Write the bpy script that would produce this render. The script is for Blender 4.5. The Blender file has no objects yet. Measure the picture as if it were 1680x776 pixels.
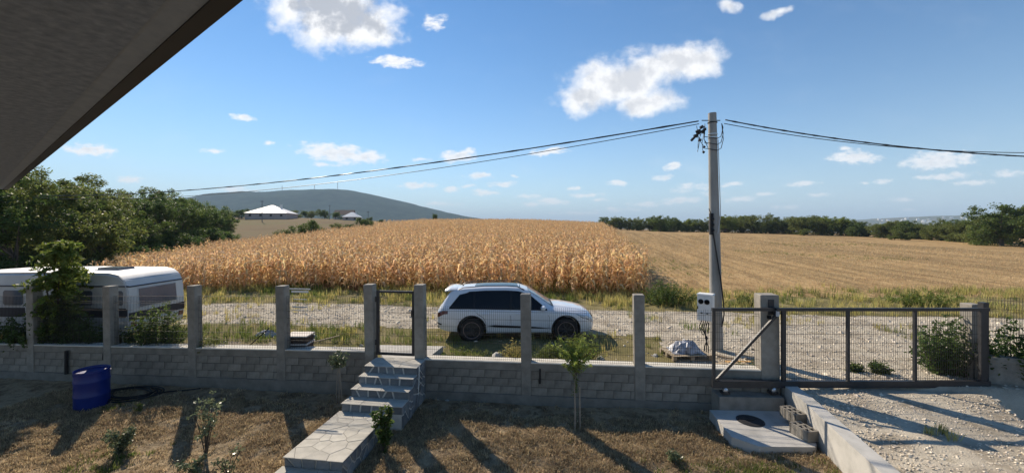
import bpy, math, random
import numpy as np
from math import sin, cos, pi, radians, sqrt, atan2, exp, tan
random.seed(7); rng = np.random.default_rng(7)
SC = bpy.context.scene
COL = SC.collection
# ------------------------------------------------------------------ camera, light, sky
F, HV, CZ, YAW = 660.0, 372.0, 4.4, radians(7.6)
CA, SA = cos(YAW), sin(YAW)
cam_d = bpy.data.cameras.new('camera'); cam = bpy.data.objects.new('camera', cam_d); COL.objects.link(cam)
cam.location = (0, 0, CZ); cam.rotation_euler = (pi/2, 0, YAW)
cam_d.sensor_width = 36; cam_d.lens = F/1680*36; cam_d.shift_y = -(388-HV)/1680
cam_d.clip_start = .05; cam_d.clip_end = 30000
SC.camera = cam
SC.view_settings.view_transform = 'Standard'; SC.view_settings.look = 'None'
SC.view_settings.exposure = EXPO = 0.6; SC.view_settings.gamma = 1
cy = SC.cycles
cy.max_bounces = 6; cy.diffuse_bounces = 3; cy.glossy_bounces = 3; cy.transmission_bounces = 4
cy.transparent_max_bounces = 8; cy.volume_bounces = 0
HAZE = .00016
SUN_EL = radians(33)
sx, sy = CA*-.71-SA, SA*-.71+CA                      # horizontal direction towards the sun
sn = sqrt(sx*sx+sy*sy); sx /= sn; sy /= sn
sun_d = bpy.data.lights.new('sun', 'SUN'); sun = bpy.data.objects.new('sun', sun_d); COL.objects.link(sun)
sun_d.energy = 5.0; sun_d.angle = radians(.55); sun_d.color = (1, .87, .70)
sun.rotation_euler = (pi/2-SUN_EL, 0, atan2(sy, sx)+pi/2)
sun.location = (sx*50, sy*50, 60)

W = bpy.data.worlds.new('World'); SC.world = W; W.use_nodes = True
class NT:
    """tiny helper to write node graphs"""
    def __init__(s, tree): s.t = tree; s.n = tree.nodes; s.l = tree.links
    def new(s, typ, **kw):
        n = s.n.new(typ)
        for k, v in kw.items():
            if k == 'op': n.operation = v
            else: setattr(n, k, v)
        return n
    def put(s, sock, v):
        if isinstance(v, bpy.types.NodeSocket): s.l.new(v, sock)
        elif v is not None: sock.default_value = v
    def math(s, op, a, b=None, c=None, clamp=False):
        n = s.n.new('ShaderNodeMath'); n.operation = op; n.use_clamp = clamp
        for i, v in enumerate((a, b, c)): s.put(n.inputs[i], v)
        return n.outputs[0]
    def vmath(s, op, a, b=None, out=0):
        n = s.n.new('ShaderNodeVectorMath'); n.operation = op
        s.put(n.inputs[0], a); s.put(n.inputs[1], b)
        return n.outputs[out]
    def smooth(s, v, a, b, lo=0., hi=1.):
        n = s.n.new('ShaderNodeMapRange'); n.interpolation_type = 'SMOOTHSTEP'
        s.put(n.inputs[0], v); n.inputs[1].default_value = a; n.inputs[2].default_value = b
        n.inputs[3].default_value = lo; n.inputs[4].default_value = hi
        return n.outputs[0]
    def noise(s, vec, scale, detail=6, rough=.55, dist=0.):
        n = s.n.new('ShaderNodeTexNoise'); s.put(n.inputs['Vector'], vec)
        n.inputs['Scale'].default_value = scale; n.inputs['Detail'].default_value = detail
        n.inputs['Roughness'].default_value = rough; n.inputs['Distortion'].default_value = dist
        return n
    def mix(s, fac, a, b, blend='MIX'):
        n = s.n.new('ShaderNodeMix'); n.data_type = 'RGBA'; n.blend_type = blend
        s.put(n.inputs[0], fac); s.put(n.inputs[6], a); s.put(n.inputs[7], b)
        return n.outputs[2]
    def ramp(s, fac, stops):
        n = s.n.new('ShaderNodeValToRGB'); e = n.color_ramp.elements
        while len(e) < len(stops): e.new(.5)
        for i, (p, c) in enumerate(stops): e[i].position = p; e[i].color = (*c, 1)
        s.put(n.inputs[0], fac); return n.outputs[0]

def c4(c): return (*c, 1)
def build_world():
    g = NT(W.node_tree); g.n.clear()
    out = g.new('ShaderNodeOutputWorld'); bg = g.new('ShaderNodeBackground'); g.l.new(bg.outputs[0], out.inputs[0])
    sky = g.new('ShaderNodeTexSky', sky_type='NISHITA'); sky.sun_disc = False
    sky.sun_elevation = SUN_EL; sky.sun_rotation = atan2(sx, sy)
    sky.altitude = 0; sky.air_density = SKY_AIR; sky.dust_density = SKY_DUST; sky.ozone_density = SKY_OZ
    hs = g.new('ShaderNodeHueSaturation'); hs.inputs['Saturation'].default_value = SKY_SAT
    g.l.new(sky.outputs[0], hs.inputs['Color'])
    tc = g.new('ShaderNodeTexCoord'); d = tc.outputs['Generated']
    sz = g.new('ShaderNodeSeparateXYZ'); g.l.new(d, sz.inputs[0])
    hz = g.math('POWER', g.math('SUBTRACT', 1, g.math('ABSOLUTE', sz.outputs[2])), SKY_HPOW)
    skyc = g.mix(g.math('MULTIPLY', hz, SKY_HMIX), hs.outputs[0], c4(SKY_HCOL))
    fwd = g.vmath('DOT_PRODUCT', d, (-SA, CA, 0), 1)
    rt = g.vmath('DOT_PRODUCT', d, (CA, SA, 0), 1)
    sep = g.new('ShaderNodeSeparateXYZ'); g.l.new(d, sep.inputs[0])
    f2 = g.math('MAXIMUM', fwd, .05)
    px, pz = g.math('DIVIDE', rt, f2), g.math('DIVIDE', sep.outputs[2], f2)
    cmb = g.new('ShaderNodeCombineXYZ'); g.l.new(px, cmb.inputs[0]); g.l.new(pz, cmb.inputs[1])
    p = cmb.outputs[0]
    wob = g.noise(p, 9, 3); wv = g.vmath('SUBTRACT', wob.outputs['Color'], (.5, .5, .5))
    pw_big = g.vmath('ADD', p, g.vmath('MULTIPLY', wv, (.07, .05, 0)))
    wob2 = g.noise(p, 34, 3); wv2 = g.vmath('SUBTRACT', wob2.outputs['Color'], (.5, .5, .5))
    pw_small = g.vmath('ADD', p, g.vmath('MULTIPLY', wv2, (.03, .012, 0)))
    def group(lst, pw):
        acc = None
        for (u, v, w, h, rot, k) in lst:
            m = g.new('ShaderNodeMapping', vector_type='TEXTURE')
            m.inputs[1].default_value = ((u-840)/F, (HV-v)/F, 0); m.inputs[2].default_value = (0, 0, radians(rot))
            m.inputs[3].default_value = (w/F, h/F, 1)
            g.l.new(pw, m.inputs[0])
            ln = g.vmath('LENGTH', m.outputs[0], None, 1)
            val = g.math('SUBTRACT', k, g.math('POWER', ln, 1.6))
            acc = val if acc is None else g.math('MAXIMUM', acc, val)
        return acc
    big = group(CLOUDS_BIG, pw_big); small = group(CLOUDS_SMALL, pw_small)
    n1 = g.noise(g.vmath('MULTIPLY', p, (1, 1.25, 1)), 11, 9, .57, .15).outputs[0]; n2 = g.noise(p, 48, 6, .6).outputs[0]
    st = g.vmath('MULTIPLY', p, (1, 2.0, 1))
    ns = g.noise(st, 34, 8, .58).outputs[0]
    db = g.math('ADD', big, g.math('MULTIPLY', g.math('SUBTRACT', n1, .5), 2.6))
    db = g.math('ADD', db, g.math('MULTIPLY', g.math('SUBTRACT', n2, .5), .55))
    ds = g.math('ADD', small, g.math('MULTIPLY', g.math('SUBTRACT', ns, .5), 3.0))
    ds = g.math("ADD", ds, .16)
    alpha = g.math('MAXIMUM', g.smooth(db, -.25, .85), g.smooth(ds, -.2, 1.0))
    wisp = g.noise(st, 5, 8, .6).outputs[0]
    low = g.smooth(pz, .0, .3, 1, .15)
    alpha_w = g.math('MULTIPLY', g.smooth(wisp, .5, .8), g.math('MULTIPLY', low, .25))
    front = g.smooth(fwd, .1, .3)
    alpha = g.math('MULTIPLY', g.math('MAXIMUM', alpha, alpha_w), front)
    nl = g.noise(g.vmath('ADD', p, (.03, .035, 0)), 17, 7, .6).outputs[0]
    core = g.math('ADD', big, g.math('MULTIPLY', g.math('SUBTRACT', nl, .5), 2.6))
    thick = g.math('MULTIPLY', g.smooth(core, .35, 1.05), g.smooth(px, -.6, .5, 1.0, .55))
    cores = g.math('ADD', g.math('MULTIPLY', small, 1.), g.math('MULTIPLY', g.math('SUBTRACT', g.noise(g.vmath('ADD', st, (.0, .03, 0)), 40, 5).outputs[0], .5), 2.2))
    thick = g.math('MAXIMUM', thick, g.smooth(cores, .5, 1.5, 0, .45))
    ccol = g.mix(thick, c4(CLOUD_LIT), c4(CLOUD_CORE))
    # distant clouds near the horizon sink into the air
    far = g.smooth(pz, .02, .26, .45, 0)
    ccol = g.mix(far, ccol, g.mix(.5, ccol, skyc))
    col = g.mix(alpha, skyc, ccol)
    g.l.new(col, bg.inputs[0]); bg.inputs[1].default_value = SKY_STR
SKY_AIR, SKY_DUST, SKY_OZ, SKY_SAT, SKY_STR = 1.0, .0, 2.7, 1.2, .09
SKY_HPOW, SKY_HMIX, SKY_HCOL = 7, .9, (4.0, 5.5, 7.0)
CLOUD_LIT, CLOUD_CORE = (8.2, 8.2, 8.3), (3.9, 4.15, 4.7)
# u, v, half width, half height (pixels of the photograph at the lens' focal length = angles), tilt, weight
CLOUDS_BIG = [(548, 18, 104, 58, -12, 1.15), (612, 44, 52, 32, -10, .95), (505, 10, 54, 36, 0, 1.0),
              (1025, 128, 110, 44, 14, 1.05), (1120, 104, 76, 34, 12, 1.0), (965, 160, 46, 32, 0, .95), (1065, 170, 66, 28, 14, .95),
              (1195, 12, 26, 13, -15, .8), (1272, 22, 34, 9, 18, .75)]
CLOUDS_SMALL = [(648, 102, 40, 10, -4, .95), (711, 36, 22, 16, 10, .7), (555, 252, 66, 16, -7, 1), (600, 258, 32, 12, 0, .9),
                (400, 193, 28, 6, -6, .75), (442, 236, 11, 5, 0, .7), (150, 246, 44, 10, -4, .95), (213, 295, 26, 7, 0, .85),
                (752, 256, 34, 10, 8, .95), (786, 288, 22, 7, 0, .85), (684, 304, 30, 6, 0, .85), (742, 310, 16, 6, 0, .8),
                (822, 302, 26, 5, 0, .8), (796, 316, 26, 6, 0, .8), (897, 249, 40, 7, 6, .75), (1012, 301, 22, 5, 0, .8),
                (1105, 273, 18, 7, 6, .85), (1088, 291, 22, 6, 8, .8), (905, 331, 34, 6, 0, .75), (965, 320, 30, 5, 4, .7),
                (1130, 308, 36, 8, 6, .7), (1200, 303, 22, 5, 5, .7), (1110, 330, 50, 7, 5, .65), (1316, 302, 34, 5, 2, .8),
                (1404, 258, 42, 12, 0, .95), (1385, 244, 16, 6, 0, .6), (1540, 264, 66, 15, 4, .95), (1550, 290, 56, 7, 4, .75), (1448, 297, 20, 5, 5, .7),
                (1480, 327, 26, 5, 0, .6), (1345, 320, 26, 5, 0, .55), (1215, 326, 40, 7, 5, .55), (866, 322, 26, 5, 0, .6), (390, 312, 40, 7, 0, .6),
                (1655, 284, 34, 8, 0, .6), (350, 247, 30, 6, 0, .5), (720, 335, 50, 5, 0, .45), (1020, 345, 60, 6, 0, .45),
                (940, 310, 18, 4, 3, .7), (880, 335, 40, 5, 0, .6), (985, 328, 16, 4, 0, .6), (1165, 318, 26, 5, 4, .7), (1060, 335, 36, 5, 0, .6), (840, 290, 12, 4, 0, .6), (770, 305, 14, 4, 0, .55),
                (1255, 318, 24, 4, 0, .55), (1420, 300, 16, 4, 0, .5), (1600, 300, 40, 6, 3, .6), (1490, 345, 40, 4, 0, .45), (690, 262, 20, 5, 0, .5), (530, 270, 30, 5, 0, .5), (1290, 340, 50, 5, 0, .45), (940, 350, 60, 4, 0, .5)]
build_world()

# ------------------------------------------------------------------ geometry helpers
def cw(X, Y): return (CA*X-SA*Y, SA*X+CA*Y)            # camera-frame plan coordinates -> world
def at_d(u, v, Y):                                       # a point at depth Y
    x, y = cw((u-840)/F*Y, Y); return (x, y, CZ-(v-HV)/F*Y)
def at_y(u, v, y):                                       # a point in the plane y (parallel to the wall)
    r = (u-840)/F; return at_d(u, v, y/(SA*r+CA))
def at_z(u, v, z): return at_d(u, v, (CZ-z)*F/(v-HV))    # a point at height z
def uY(x, y):
    X, Y = CA*x+SA*y, -SA*x+CA*y
    Y = np.maximum(Y, 6.); return np.clip(840+F*X/Y, -500, 2180), Y

class MB:
    def __init__(s): s.v = []; s.f = []; s.m = []; s.cur = 0
    def add(s, vs, fs):
        o = len(s.v); s.v += [tuple(p) for p in vs]; s.f += [tuple(i+o for i in f) for f in fs]; s.m += [s.cur]*len(fs)
        return s
    def box(s, c, d, rz=0, tilt=None):
        hx, hy, hz = d[0]/2, d[1]/2, d[2]/2
        vs = [(a*hx, b*hy, e*hz) for e in (-1, 1) for b in (-1, 1) for a in (-1, 1)]
        if tilt:
            ax, t = tilt; q = []
            for (x, y, z) in vs:
                if ax == 'x': y, z = y*cos(t)-z*sin(t), y*sin(t)+z*cos(t)
                else: x, z = x*cos(t)+z*sin(t), -x*sin(t)+z*cos(t)
                q.append((x, y, z))
            vs = q
        cz, sz = cos(rz), sin(rz)
        vs = [(c[0]+x*cz-y*sz, c[1]+x*sz+y*cz, c[2]+z) for x, y, z in vs]
        return s.add(vs, [(0, 2, 3, 1), (4, 5, 7, 6), (0, 1, 5, 4), (2, 6, 7, 3), (0, 4, 6, 2), (1, 3, 7, 5)])
    def prism(s, poly, z0, z1, top=None):
        n = len(poly); top = top or poly
        vs = [(x, y, z0) for x, y in poly]+[(x, y, z1) for x, y in top]
        fs = [tuple(range(n-1, -1, -1)), tuple(range(n, 2*n))]+[(i, (i+1) % n, n+(i+1) % n, n+i) for i in range(n)]
        return s.add(vs, fs)
    def tube(s, pts, r, n=6, caps=True):
        pts = [np.array(p, float) for p in pts]; k = len(pts)
        rs = r if hasattr(r, '__len__') else [r]*k
        vs = []; fs = []; side = None
        for i in range(k):
            t = pts[min(i+1, k-1)]-pts[max(i-1, 0)]; t = t/(np.linalg.norm(t)+1e-9)
            if side is None:
                up = np.array([0, 0, 1.]) if abs(t[2]) < .9 else np.array([1., 0, 0])
                side = np.cross(t, up)
            side = side-t*np.dot(side, t); side /= (np.linalg.norm(side)+1e-9); b = np.cross(t, side)
            for j in range(n):
                a = 2*pi*(j+.5)/n; vs.append(pts[i]+rs[i]*(cos(a)*side+sin(a)*b))
        for i in range(k-1):
            for j in range(n):
                a, b2 = i*n+j, i*n+(j+1) % n; fs.append((a, b2, b2+n, a+n))
        if caps: fs += [tuple(range(n-1, -1, -1)), tuple(range((k-1)*n, k*n))]
        return s.add(vs, fs)
    def lathe(s, prof, n=24, axis='z', c=(0, 0, 0), cap=True):
        vs = []; fs = []; k = len(prof)
        for (r, h) in prof:
            for j in range(n):
                a = 2*pi*j/n
                p = (r*cos(a), r*sin(a), h) if axis == 'z' else (r*cos(a), h, r*sin(a))
                vs.append((c[0]+p[0], c[1]+p[1], c[2]+p[2]))
        for i in range(k-1):
            for j in range(n): fs.append((i*n+j, i*n+(j+1) % n, (i+1)*n+(j+1) % n, (i+1)*n+j))
        if cap and prof[0][0] > 1e-6: fs.append(tuple(range(n-1, -1, -1)))
        if cap and prof[-1][0] > 1e-6: fs.append(tuple(range((k-1)*n, k*n)))
        return s.add(vs, fs)
    def mesh(s, name, m, smooth=None, fix=False):
        me = bpy.data.meshes.new(name); me.from_pydata(s.v, [], s.f)
        for x in (m if isinstance(m, (list, tuple)) else [m]): me.materials.append(x)
        if any(s.m): me.polygons.foreach_set('material_index', s.m)
        me.validate(); me.update()
        if fix:
            import bmesh
            b = bmesh.new(); b.from_mesh(me); bmesh.ops.recalc_face_normals(b, faces=b.faces); b.to_mesh(me); b.free()
        if smooth is not None:
            me.polygons.foreach_set('use_smooth', [True]*len(me.polygons)); me.set_sharp_from_angle(angle=radians(smooth))
        return me
    def build(s, name, m, parent=None, loc=(0, 0, 0), rz=0, smooth=None, fix=False):
        return obj(name, s.mesh(name, m, smooth, fix), parent, loc, rz)
def obj(name, me, parent=None, loc=(0, 0, 0), rz=0):
    o = bpy.data.objects.new(name, me); COL.objects.link(o); o.location = (*loc, 0)[:3]; o.rotation_euler = (0, 0, rz)
    if parent: o.parent = parent
    return o
def tag(o, label=None, cat=None, group=None, kind=None):
    if label: o['label'] = label
    if cat: o['category'] = cat
    if group: o['group'] = group
    if kind: o['kind'] = kind
    return o
def thing(name, label, cat, loc=(0, 0, 0), rz=0, group=None):
    return tag(obj(name, None, None, loc, rz), label, cat, group)
def dup(root, loc, rz=None, label=None, scale=None):
    r = root.copy(); COL.objects.link(r); r.location = loc
    if rz is not None: r.rotation_euler = (0, 0, rz)
    if label: r['label'] = label
    if scale is not None: r.scale = scale if hasattr(scale, '__len__') else (scale,)*3
    for ch in list(root.children):
        c = ch.copy(); COL.objects.link(c); c.parent = r
        for gch in list(ch.children):
            d = gch.copy(); COL.objects.link(d); d.parent = c
    return r

# ------------------------------------------------------------------ materials
MATS = {}
def mat(name, cols, scale=6, rough=.85, bump=0, bscale=None, metal=0, transl=0, rnd=0, island=0, spec=.3, coat=0,
        detail=6, stretch=None, hue=0, world=False, lo=.3, hi=.7):
    if name in MATS: return MATS[name]
    m = bpy.data.materials.new(name); m.use_nodes = True; MATS[name] = m
    g = NT(m.node_tree); g.n.clear()
    out = g.new('ShaderNodeOutputMaterial'); bs = g.new('ShaderNodeBsdfPrincipled')
    tc = g.new('ShaderNodeTexCoord')
    vec = tc.outputs['Object']
    if world: vec = g.new('ShaderNodeNewGeometry').outputs['Position']
    if stretch: vec = g.vmath('MULTIPLY', vec, stretch)
    if len(cols) > 1:
        nz = g.noise(vec, scale, detail, .6)
        n = len(cols); col = g.ramp(nz.outputs[0], [(lo+(hi-lo)*i/(n-1), c) for i, c in enumerate(cols)])
    else:
        col = g.new('ShaderNodeRGB').outputs[0]; col.default_value = c4(cols[0])
    if rnd or island or hue:
        val = 1.0; oi = g.new('ShaderNodeObjectInfo').outputs['Random']; gi = g.new('ShaderNodeNewGeometry').outputs['Random Per Island']
        v = g.math('ADD', g.math('MULTIPLY', g.math('SUBTRACT', oi, .5), 2*rnd), g.math('MULTIPLY', g.math('SUBTRACT', gi, .5), 2*island))
        hsv = g.new('ShaderNodeHueSaturation'); g.l.new(col, hsv.inputs['Color']); g.l.new(g.math('ADD', v, 1), hsv.inputs['Value'])
        if hue:
            g.l.new(g.math('ADD', .5, g.math('MULTIPLY', g.math('SUBTRACT', g.math('FRACT', g.math('MULTIPLY', g.math('ADD', gi, oi), 7.31)), .5), hue)), hsv.inputs['Hue'])
        col = hsv.outputs[0]
    g.put(bs.inputs['Base Color'], col)
    bs.inputs['Roughness'].default_value = rough; bs.inputs['Metallic'].default_value = metal
    bs.inputs['Specular IOR Level'].default_value = spec; bs.inputs['Coat Weight'].default_value = coat
    bs.inputs['Coat Roughness'].default_value = .06
    if bump:
        nb = g.noise(vec, bscale or scale*6, 5, .65); b = g.new('ShaderNodeBump'); b.inputs['Strength'].default_value = 1
        b.inputs['Distance'].default_value = bump; g.l.new(nb.outputs[0], b.inputs['Height']); g.l.new(b.outputs[0], bs.inputs['Normal'])
    sh = bs.outputs[0]
    if transl:
        tr = g.new('ShaderNodeBsdfTranslucent'); g.put(tr.inputs[0], col)
        mx = g.new('ShaderNodeMixShader'); mx.inputs[0].default_value = transl
        g.l.new(sh, mx.inputs[1]); g.l.new(tr.outputs[0], mx.inputs[2]); sh = mx.outputs[0]
    g.l.new(sh, out.inputs[0])
    return m

# ------------------------------------------------------------------ scatter of countless small pieces (one object, geometry nodes)
def scatter(name, pts, rz, sc, vi, meshes, tilt=None, label=None):
    pts = np.asarray(pts, float); n = len(pts)
    me = bpy.data.meshes.new(name); me.vertices.add(n); me.vertices.foreach_set('co', pts.ravel().astype(np.float32))
    def attr(nm, typ, a):
        at = me.attributes.new(nm, typ, 'POINT'); at.data.foreach_set('value', a)
    attr('rz', 'FLOAT', np.asarray(rz, np.float32)); attr('sc', 'FLOAT', np.asarray(sc, np.float32)); attr('vi', 'INT', np.asarray(vi, np.int32))
    attr('tl', 'FLOAT', np.asarray(tilt if tilt is not None else np.zeros(n), np.float32))
    o = obj(name, me); o['kind'] = 'stuff'
    if label: o['label'] = label
    t = bpy.data.node_groups.new(name+'_scatter', 'GeometryNodeTree')
    t.interface.new_socket('Geometry', in_out='INPUT', socket_type='NodeSocketGeometry')
    t.interface.new_socket('Geometry', in_out='OUTPUT', socket_type='NodeSocketGeometry')
    gi = t.nodes.new('NodeGroupInput'); go = t.nodes.new('NodeGroupOutput')
    iop = t.nodes.new('GeometryNodeInstanceOnPoints'); jn = t.nodes.new('GeometryNodeJoinGeometry')
    for m in reversed(meshes):                      # the join node lists its newest link first
        so = bpy.data.objects.new(name+'_piece', m)
        oi = t.nodes.new('GeometryNodeObjectInfo'); oi.inputs['Object'].default_value = so; oi.inputs['As Instance'].default_value = True
        t.links.new(oi.outputs['Geometry'], jn.inputs[0])
    def na(nm, typ):
        a = t.nodes.new('GeometryNodeInputNamedAttribute'); a.data_type = typ; a.inputs[0].default_value = nm; return a.outputs[0]
    cx = t.nodes.new('ShaderNodeCombineXYZ'); t.links.new(na('rz', 'FLOAT'), cx.inputs[2]); t.links.new(na('tl', 'FLOAT'), cx.inputs[0])
    er = t.nodes.new('FunctionNodeEulerToRotation'); t.links.new(cx.outputs[0], er.inputs[0])
    t.links.new(gi.outputs[0], iop.inputs['Points']); t.links.new(jn.outputs[0], iop.inputs['Instance'])
    iop.inputs['Pick Instance'].default_value = True; t.links.new(na('vi', 'INT'), iop.inputs['Instance Index'])
    t.links.new(er.outputs[0], iop.inputs['Rotation']); t.links.new(na('sc', 'FLOAT'), iop.inputs['Scale'])
    t.links.new(iop.outputs[0], go.inputs[0])
    md = o.modifiers.new('scatter', 'NODES'); md.node_group = t
    return o

def vnoise(x, y, s, seed=0):
    """smooth value noise, vectorised"""
    x = np.asarray(x)*s; y = np.asarray(y)*s
    xi = np.floor(x).astype(np.int64); yi = np.floor(y).astype(np.int64); fx = x-xi; fy = y-yi
    fx = fx*fx*(3-2*fx); fy = fy*fy*(3-2*fy)
    def h(a, b):
        k = (a*374761393+b*668265263+seed*1442695041) & 0x7fffffff
        k = ((k ^ (k >> 13))*1274126177) & 0x7fffffff
        return ((k ^ (k >> 16)) & 0xffff)/65535.
    return (h(xi, yi)*(1-fx)+h(xi+1, yi)*fx)*(1-fy)+(h(xi, yi+1)*(1-fx)+h(xi+1, yi+1)*fx)*fy
# ------------------------------------------------------------------ terrain
CTRL = [(-400,10,.2),(0,10.5,.55),(300,10.5,.74),(840,10.5,.8),(1250,9.5,.8),(1680,9,.8),(2080,9,.8),
 (-400,14,-.1),(0,14,.4),(240,14,.55),(600,14,.75),(840,14,.8),(1200,14,.8),(1680,14,.8),(2080,14,.8),
 (0,22,-.4),(350,23,.5),(700,22.5,.7),(1062,21.5,.7),(1400,22,.72),(1680,22,.75),(2080,22,.7),(-400,22,-1),
 (0,30,-.8),(150,27,-.35),(100,45,-.4),(300,45,.2),(515,45,.9),(700,45,1.3),(840,45,1.5),(1060,45,1.1),(1300,45,.9),(1680,45,.8),(2080,45,.6),
 (-400,45,-1.5),(-400,90,-1),(100,85,.2),(390,85,1.2),(515,80,1.3),(640,85,2.2),(840,85,2.8),(980,85,2.2),(1080,85,1.5),(1340,85,1.1),(1680,80,.8),(2080,80,.6),
 (390,120,3.4),(515,120,3.8),(650,140,4.5),(760,150,4.8),(860,150,4.8),(975,150,3.7),(1030,155,2.75),(1160,150,2.2),(1340,130,1.6),(1680,110,.7),
 (300,180,7.4),(445,180,8.3),(600,180,6.7),(700,200,5.6),(840,200,5.2),(980,200,3.6),(1100,220,2.2),(1340,220,.8),(1680,220,-2),(2080,220,-2),
 (0,200,5),(-400,200,3),(300,320,11),(445,320,11.5),(640,320,8.5),(840,320,5),(1100,320,1),(1680,320,-6),(-400,320,7),(2080,320,-6),
 (0,700,10),(445,700,12),(840,700,3),(1200,700,-8),(1680,700,-18),(2080,700,-18),(-400,700,8),(445,2500,10),(1680,2500,-20),(840,2500,0),(-400,2500,10),(2080,2500,-20),
 (445,9000,-5),(1680,9000,-20),(840,9000,-10),(-400,9000,-5)]
_c = np.array(CTRL, float)
def _p(u, Y): return np.stack([np.asarray(u)/330., np.log(np.asarray(Y))*1.7], -1)
def _k(d2): return np.where(d2 > 1e-12, .5*d2*np.log(np.maximum(d2, 1e-12)), 0)
_P = _p(_c[:, 0], _c[:, 1]); _n = len(_P)
_K = _k(((_P[:, None]-_P[None])**2).sum(-1))+np.eye(_n)*.01
_A = np.zeros((_n+3, _n+3)); _A[:_n, :_n] = _K; _A[:_n, _n] = 1; _A[:_n, _n+1:] = _P; _A[_n, :_n] = 1; _A[_n+1:, :_n] = _P.T
_w = np.linalg.solve(_A, np.concatenate([_c[:, 2], np.zeros(3)]))
def field_z(x, y):
    u, Y = uY(np.asarray(x, float), np.asarray(y, float)); Y = np.clip(Y, 8.5, 9000)
    sh = u.shape; q = _p(u.ravel(), Y.ravel()); r = np.empty(len(q))
    for i in range(0, len(q), 20000):
        b = q[i:i+20000]
        r[i:i+20000] = _k(((b[:, None]-_P[None])**2).sum(-1))@_w[:_n]+_w[_n]+b@_w[_n+1:]
    return r.reshape(sh)
WALL_Y = 9.98
# edges of the raised driveway (plan lines, world)
DL = [cw(6.22, 9.35), cw(6.07, 8.52), cw(5.58, 6.58), cw(3.9, -.6)]      # outer edge of the kerb, towards the garden
DR = [cw(10.75, 9.3), cw(9.7, 7.64), cw(7.4, 4.0), cw(5.2, .5)]
def line_x(pts, y):
    ys = np.array([p[1] for p in pts])[::-1]; xs = np.array([p[0] for p in pts])[::-1]
    return np.interp(y, ys, xs)
def yard_z(x, y):
    x = np.asarray(x, float); y = np.asarray(y, float)
    z = -.035*(WALL_Y-y)+.03*np.clip(x, 0, 6)-.012*np.clip(-x-4, 0, 12)
    return z+.16*np.exp(-((x-4.3)**2+(y-7.4)**2)/2.0)+.05*(vnoise(x, y, .9, 3)-.5)+.045*(vnoise(x, y, 3.4, 5)-.5)
def ground_z(x, y):
    x = np.asarray(x, float); y = np.asarray(y, float)
    return np.where(y > WALL_Y+.12, field_z(x, y)+.05*(vnoise(x, y, .7, 9)-.5), yard_z(x, y))

# field outline (camera-frame plan coordinates: u, depth)
CORN = [(140, 27.5), (250, 25.4), (330, 24.6), (700, 22.6), (1064, 21.4), (1052, 26), (1030, 40), (1008, 75), (996, 110), (987, 170), (800, 190), (700, 165), (612, 112), (515, 76), (400, 58), (300, 45), (205, 35)]
CORN_W = [cw((u-840)/F*Y, Y) for u, Y in CORN]
def in_poly(x, y, poly):
    x = np.asarray(x); y = np.asarray(y); r = np.zeros(x.shape, bool); n = len(poly)
    for i in range(n):
        x0, y0 = poly[i]; x1, y1 = poly[(i+1) % n]
        if y0 == y1: continue
        c = ((y0 > y) != (y1 > y)) & (x < (x1-x0)*(y-y0)/(y1-y0)+x0); r ^= c
    return r
def grow(lim, d0, f, start):
    o = [start]; d = d0
    while o[-1] < lim: o.append(o[-1]+d); d *= f
    return o
xr = grow(7000, .22, 1.09, 14)[1:]; xs = np.array([-v for v in xr[::-1]][:-1]+list(np.arange(-24, 14.001, .14))+xr)
xs = np.array(sorted(set([round(v, 4) for v in ([-24-(v-14) for v in xr[::-1]]+list(np.arange(-24, 14.001, .14))+xr)])))
ys_out = np.array(list(np.arange(WALL_Y+.1, 23.5, .2))+grow(9000, .24, 1.055, 23.6))
ys_in = np.array(sorted([-v for v in grow(40, .5, 1.3, .5)]+list(np.arange(0, WALL_Y+.09, .12))+[WALL_Y+.095]))
def region(x, y):
    """0 verge, 1 gravel road, 2 stubble, 3 corn soil, 4 pasture, 5 bare earth beside the wall"""
    u, Y = uY(x, y)
    n1 = vnoise(x, y, .35, 1)*2-1; n2 = vnoise(x, y, 1.3, 2)*2-1; w = n1*.7+n2*.35
    r = np.zeros(x.shape, int)
    r[Y > 60] = 4
    st = (u > 1000) & (Y > 21.5+w*.8) & (Y < 400)
    st |= (x > line_x([cw((987-840)/F*170, 170), cw((1064-840)/F*21.4, 21.4)][::1], y)) & (Y > 20.5+w) & (Y < 230)
    r[st] = 2
    r[in_poly(x, y, CORN_W)] = 3
    road = (y > 14.0+w*.7-.02*(x+3)) & (y < 18.0+w*.5)
    apron = (x > 3.2+w*.6+.5*np.maximum(0, 14-y)*0) & (y < 18.2+w*.5)
    r[(road | apron) & (x > -60)] = 1
    r[(y < 11.2+w*.8) & (x < 3.2+w*.6)] = 5
    r[(x < -1) & (y < 13.2+w) & (x > -6.0) & (vnoise(x, y, .8, 33) > .55)] = 0
    return r
def grid_faces(xs, ys, z, pick):
    ny, nx = z.shape
    idx = np.arange(ny*nx).reshape(ny, nx)
    q = np.stack([idx[:-1, :-1], idx[:-1, 1:], idx[1:, 1:], idx[1:, :-1]], -1)[pick]
    used, inv = np.unique(q, return_inverse=True); X, Y = np.meshgrid(xs, ys)
    vs = np.stack([X.ravel()[used], Y.ravel()[used], z.ravel()[used]], -1)
    return vs, inv.reshape(q.shape)
def np_mesh(name, vs, fs, m, smooth=True):
    me = bpy.data.meshes.new(name); vs = np.asarray(vs, np.float32); fs = np.asarray(fs, np.int32); k = fs.shape[1]
    me.vertices.add(len(vs)); me.vertices.foreach_set('co', vs.ravel())
    me.loops.add(fs.size); me.loops.foreach_set('vertex_index', fs.ravel())
    me.polygons.add(len(fs)); me.polygons.foreach_set('loop_start', np.arange(0, fs.size, k, dtype=np.int32))
    if smooth: me.polygons.foreach_set('use_smooth', np.ones(len(fs), bool))
    me.materials.append(m); me.update(calc_edges=True); me.validate()
    return me

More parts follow.
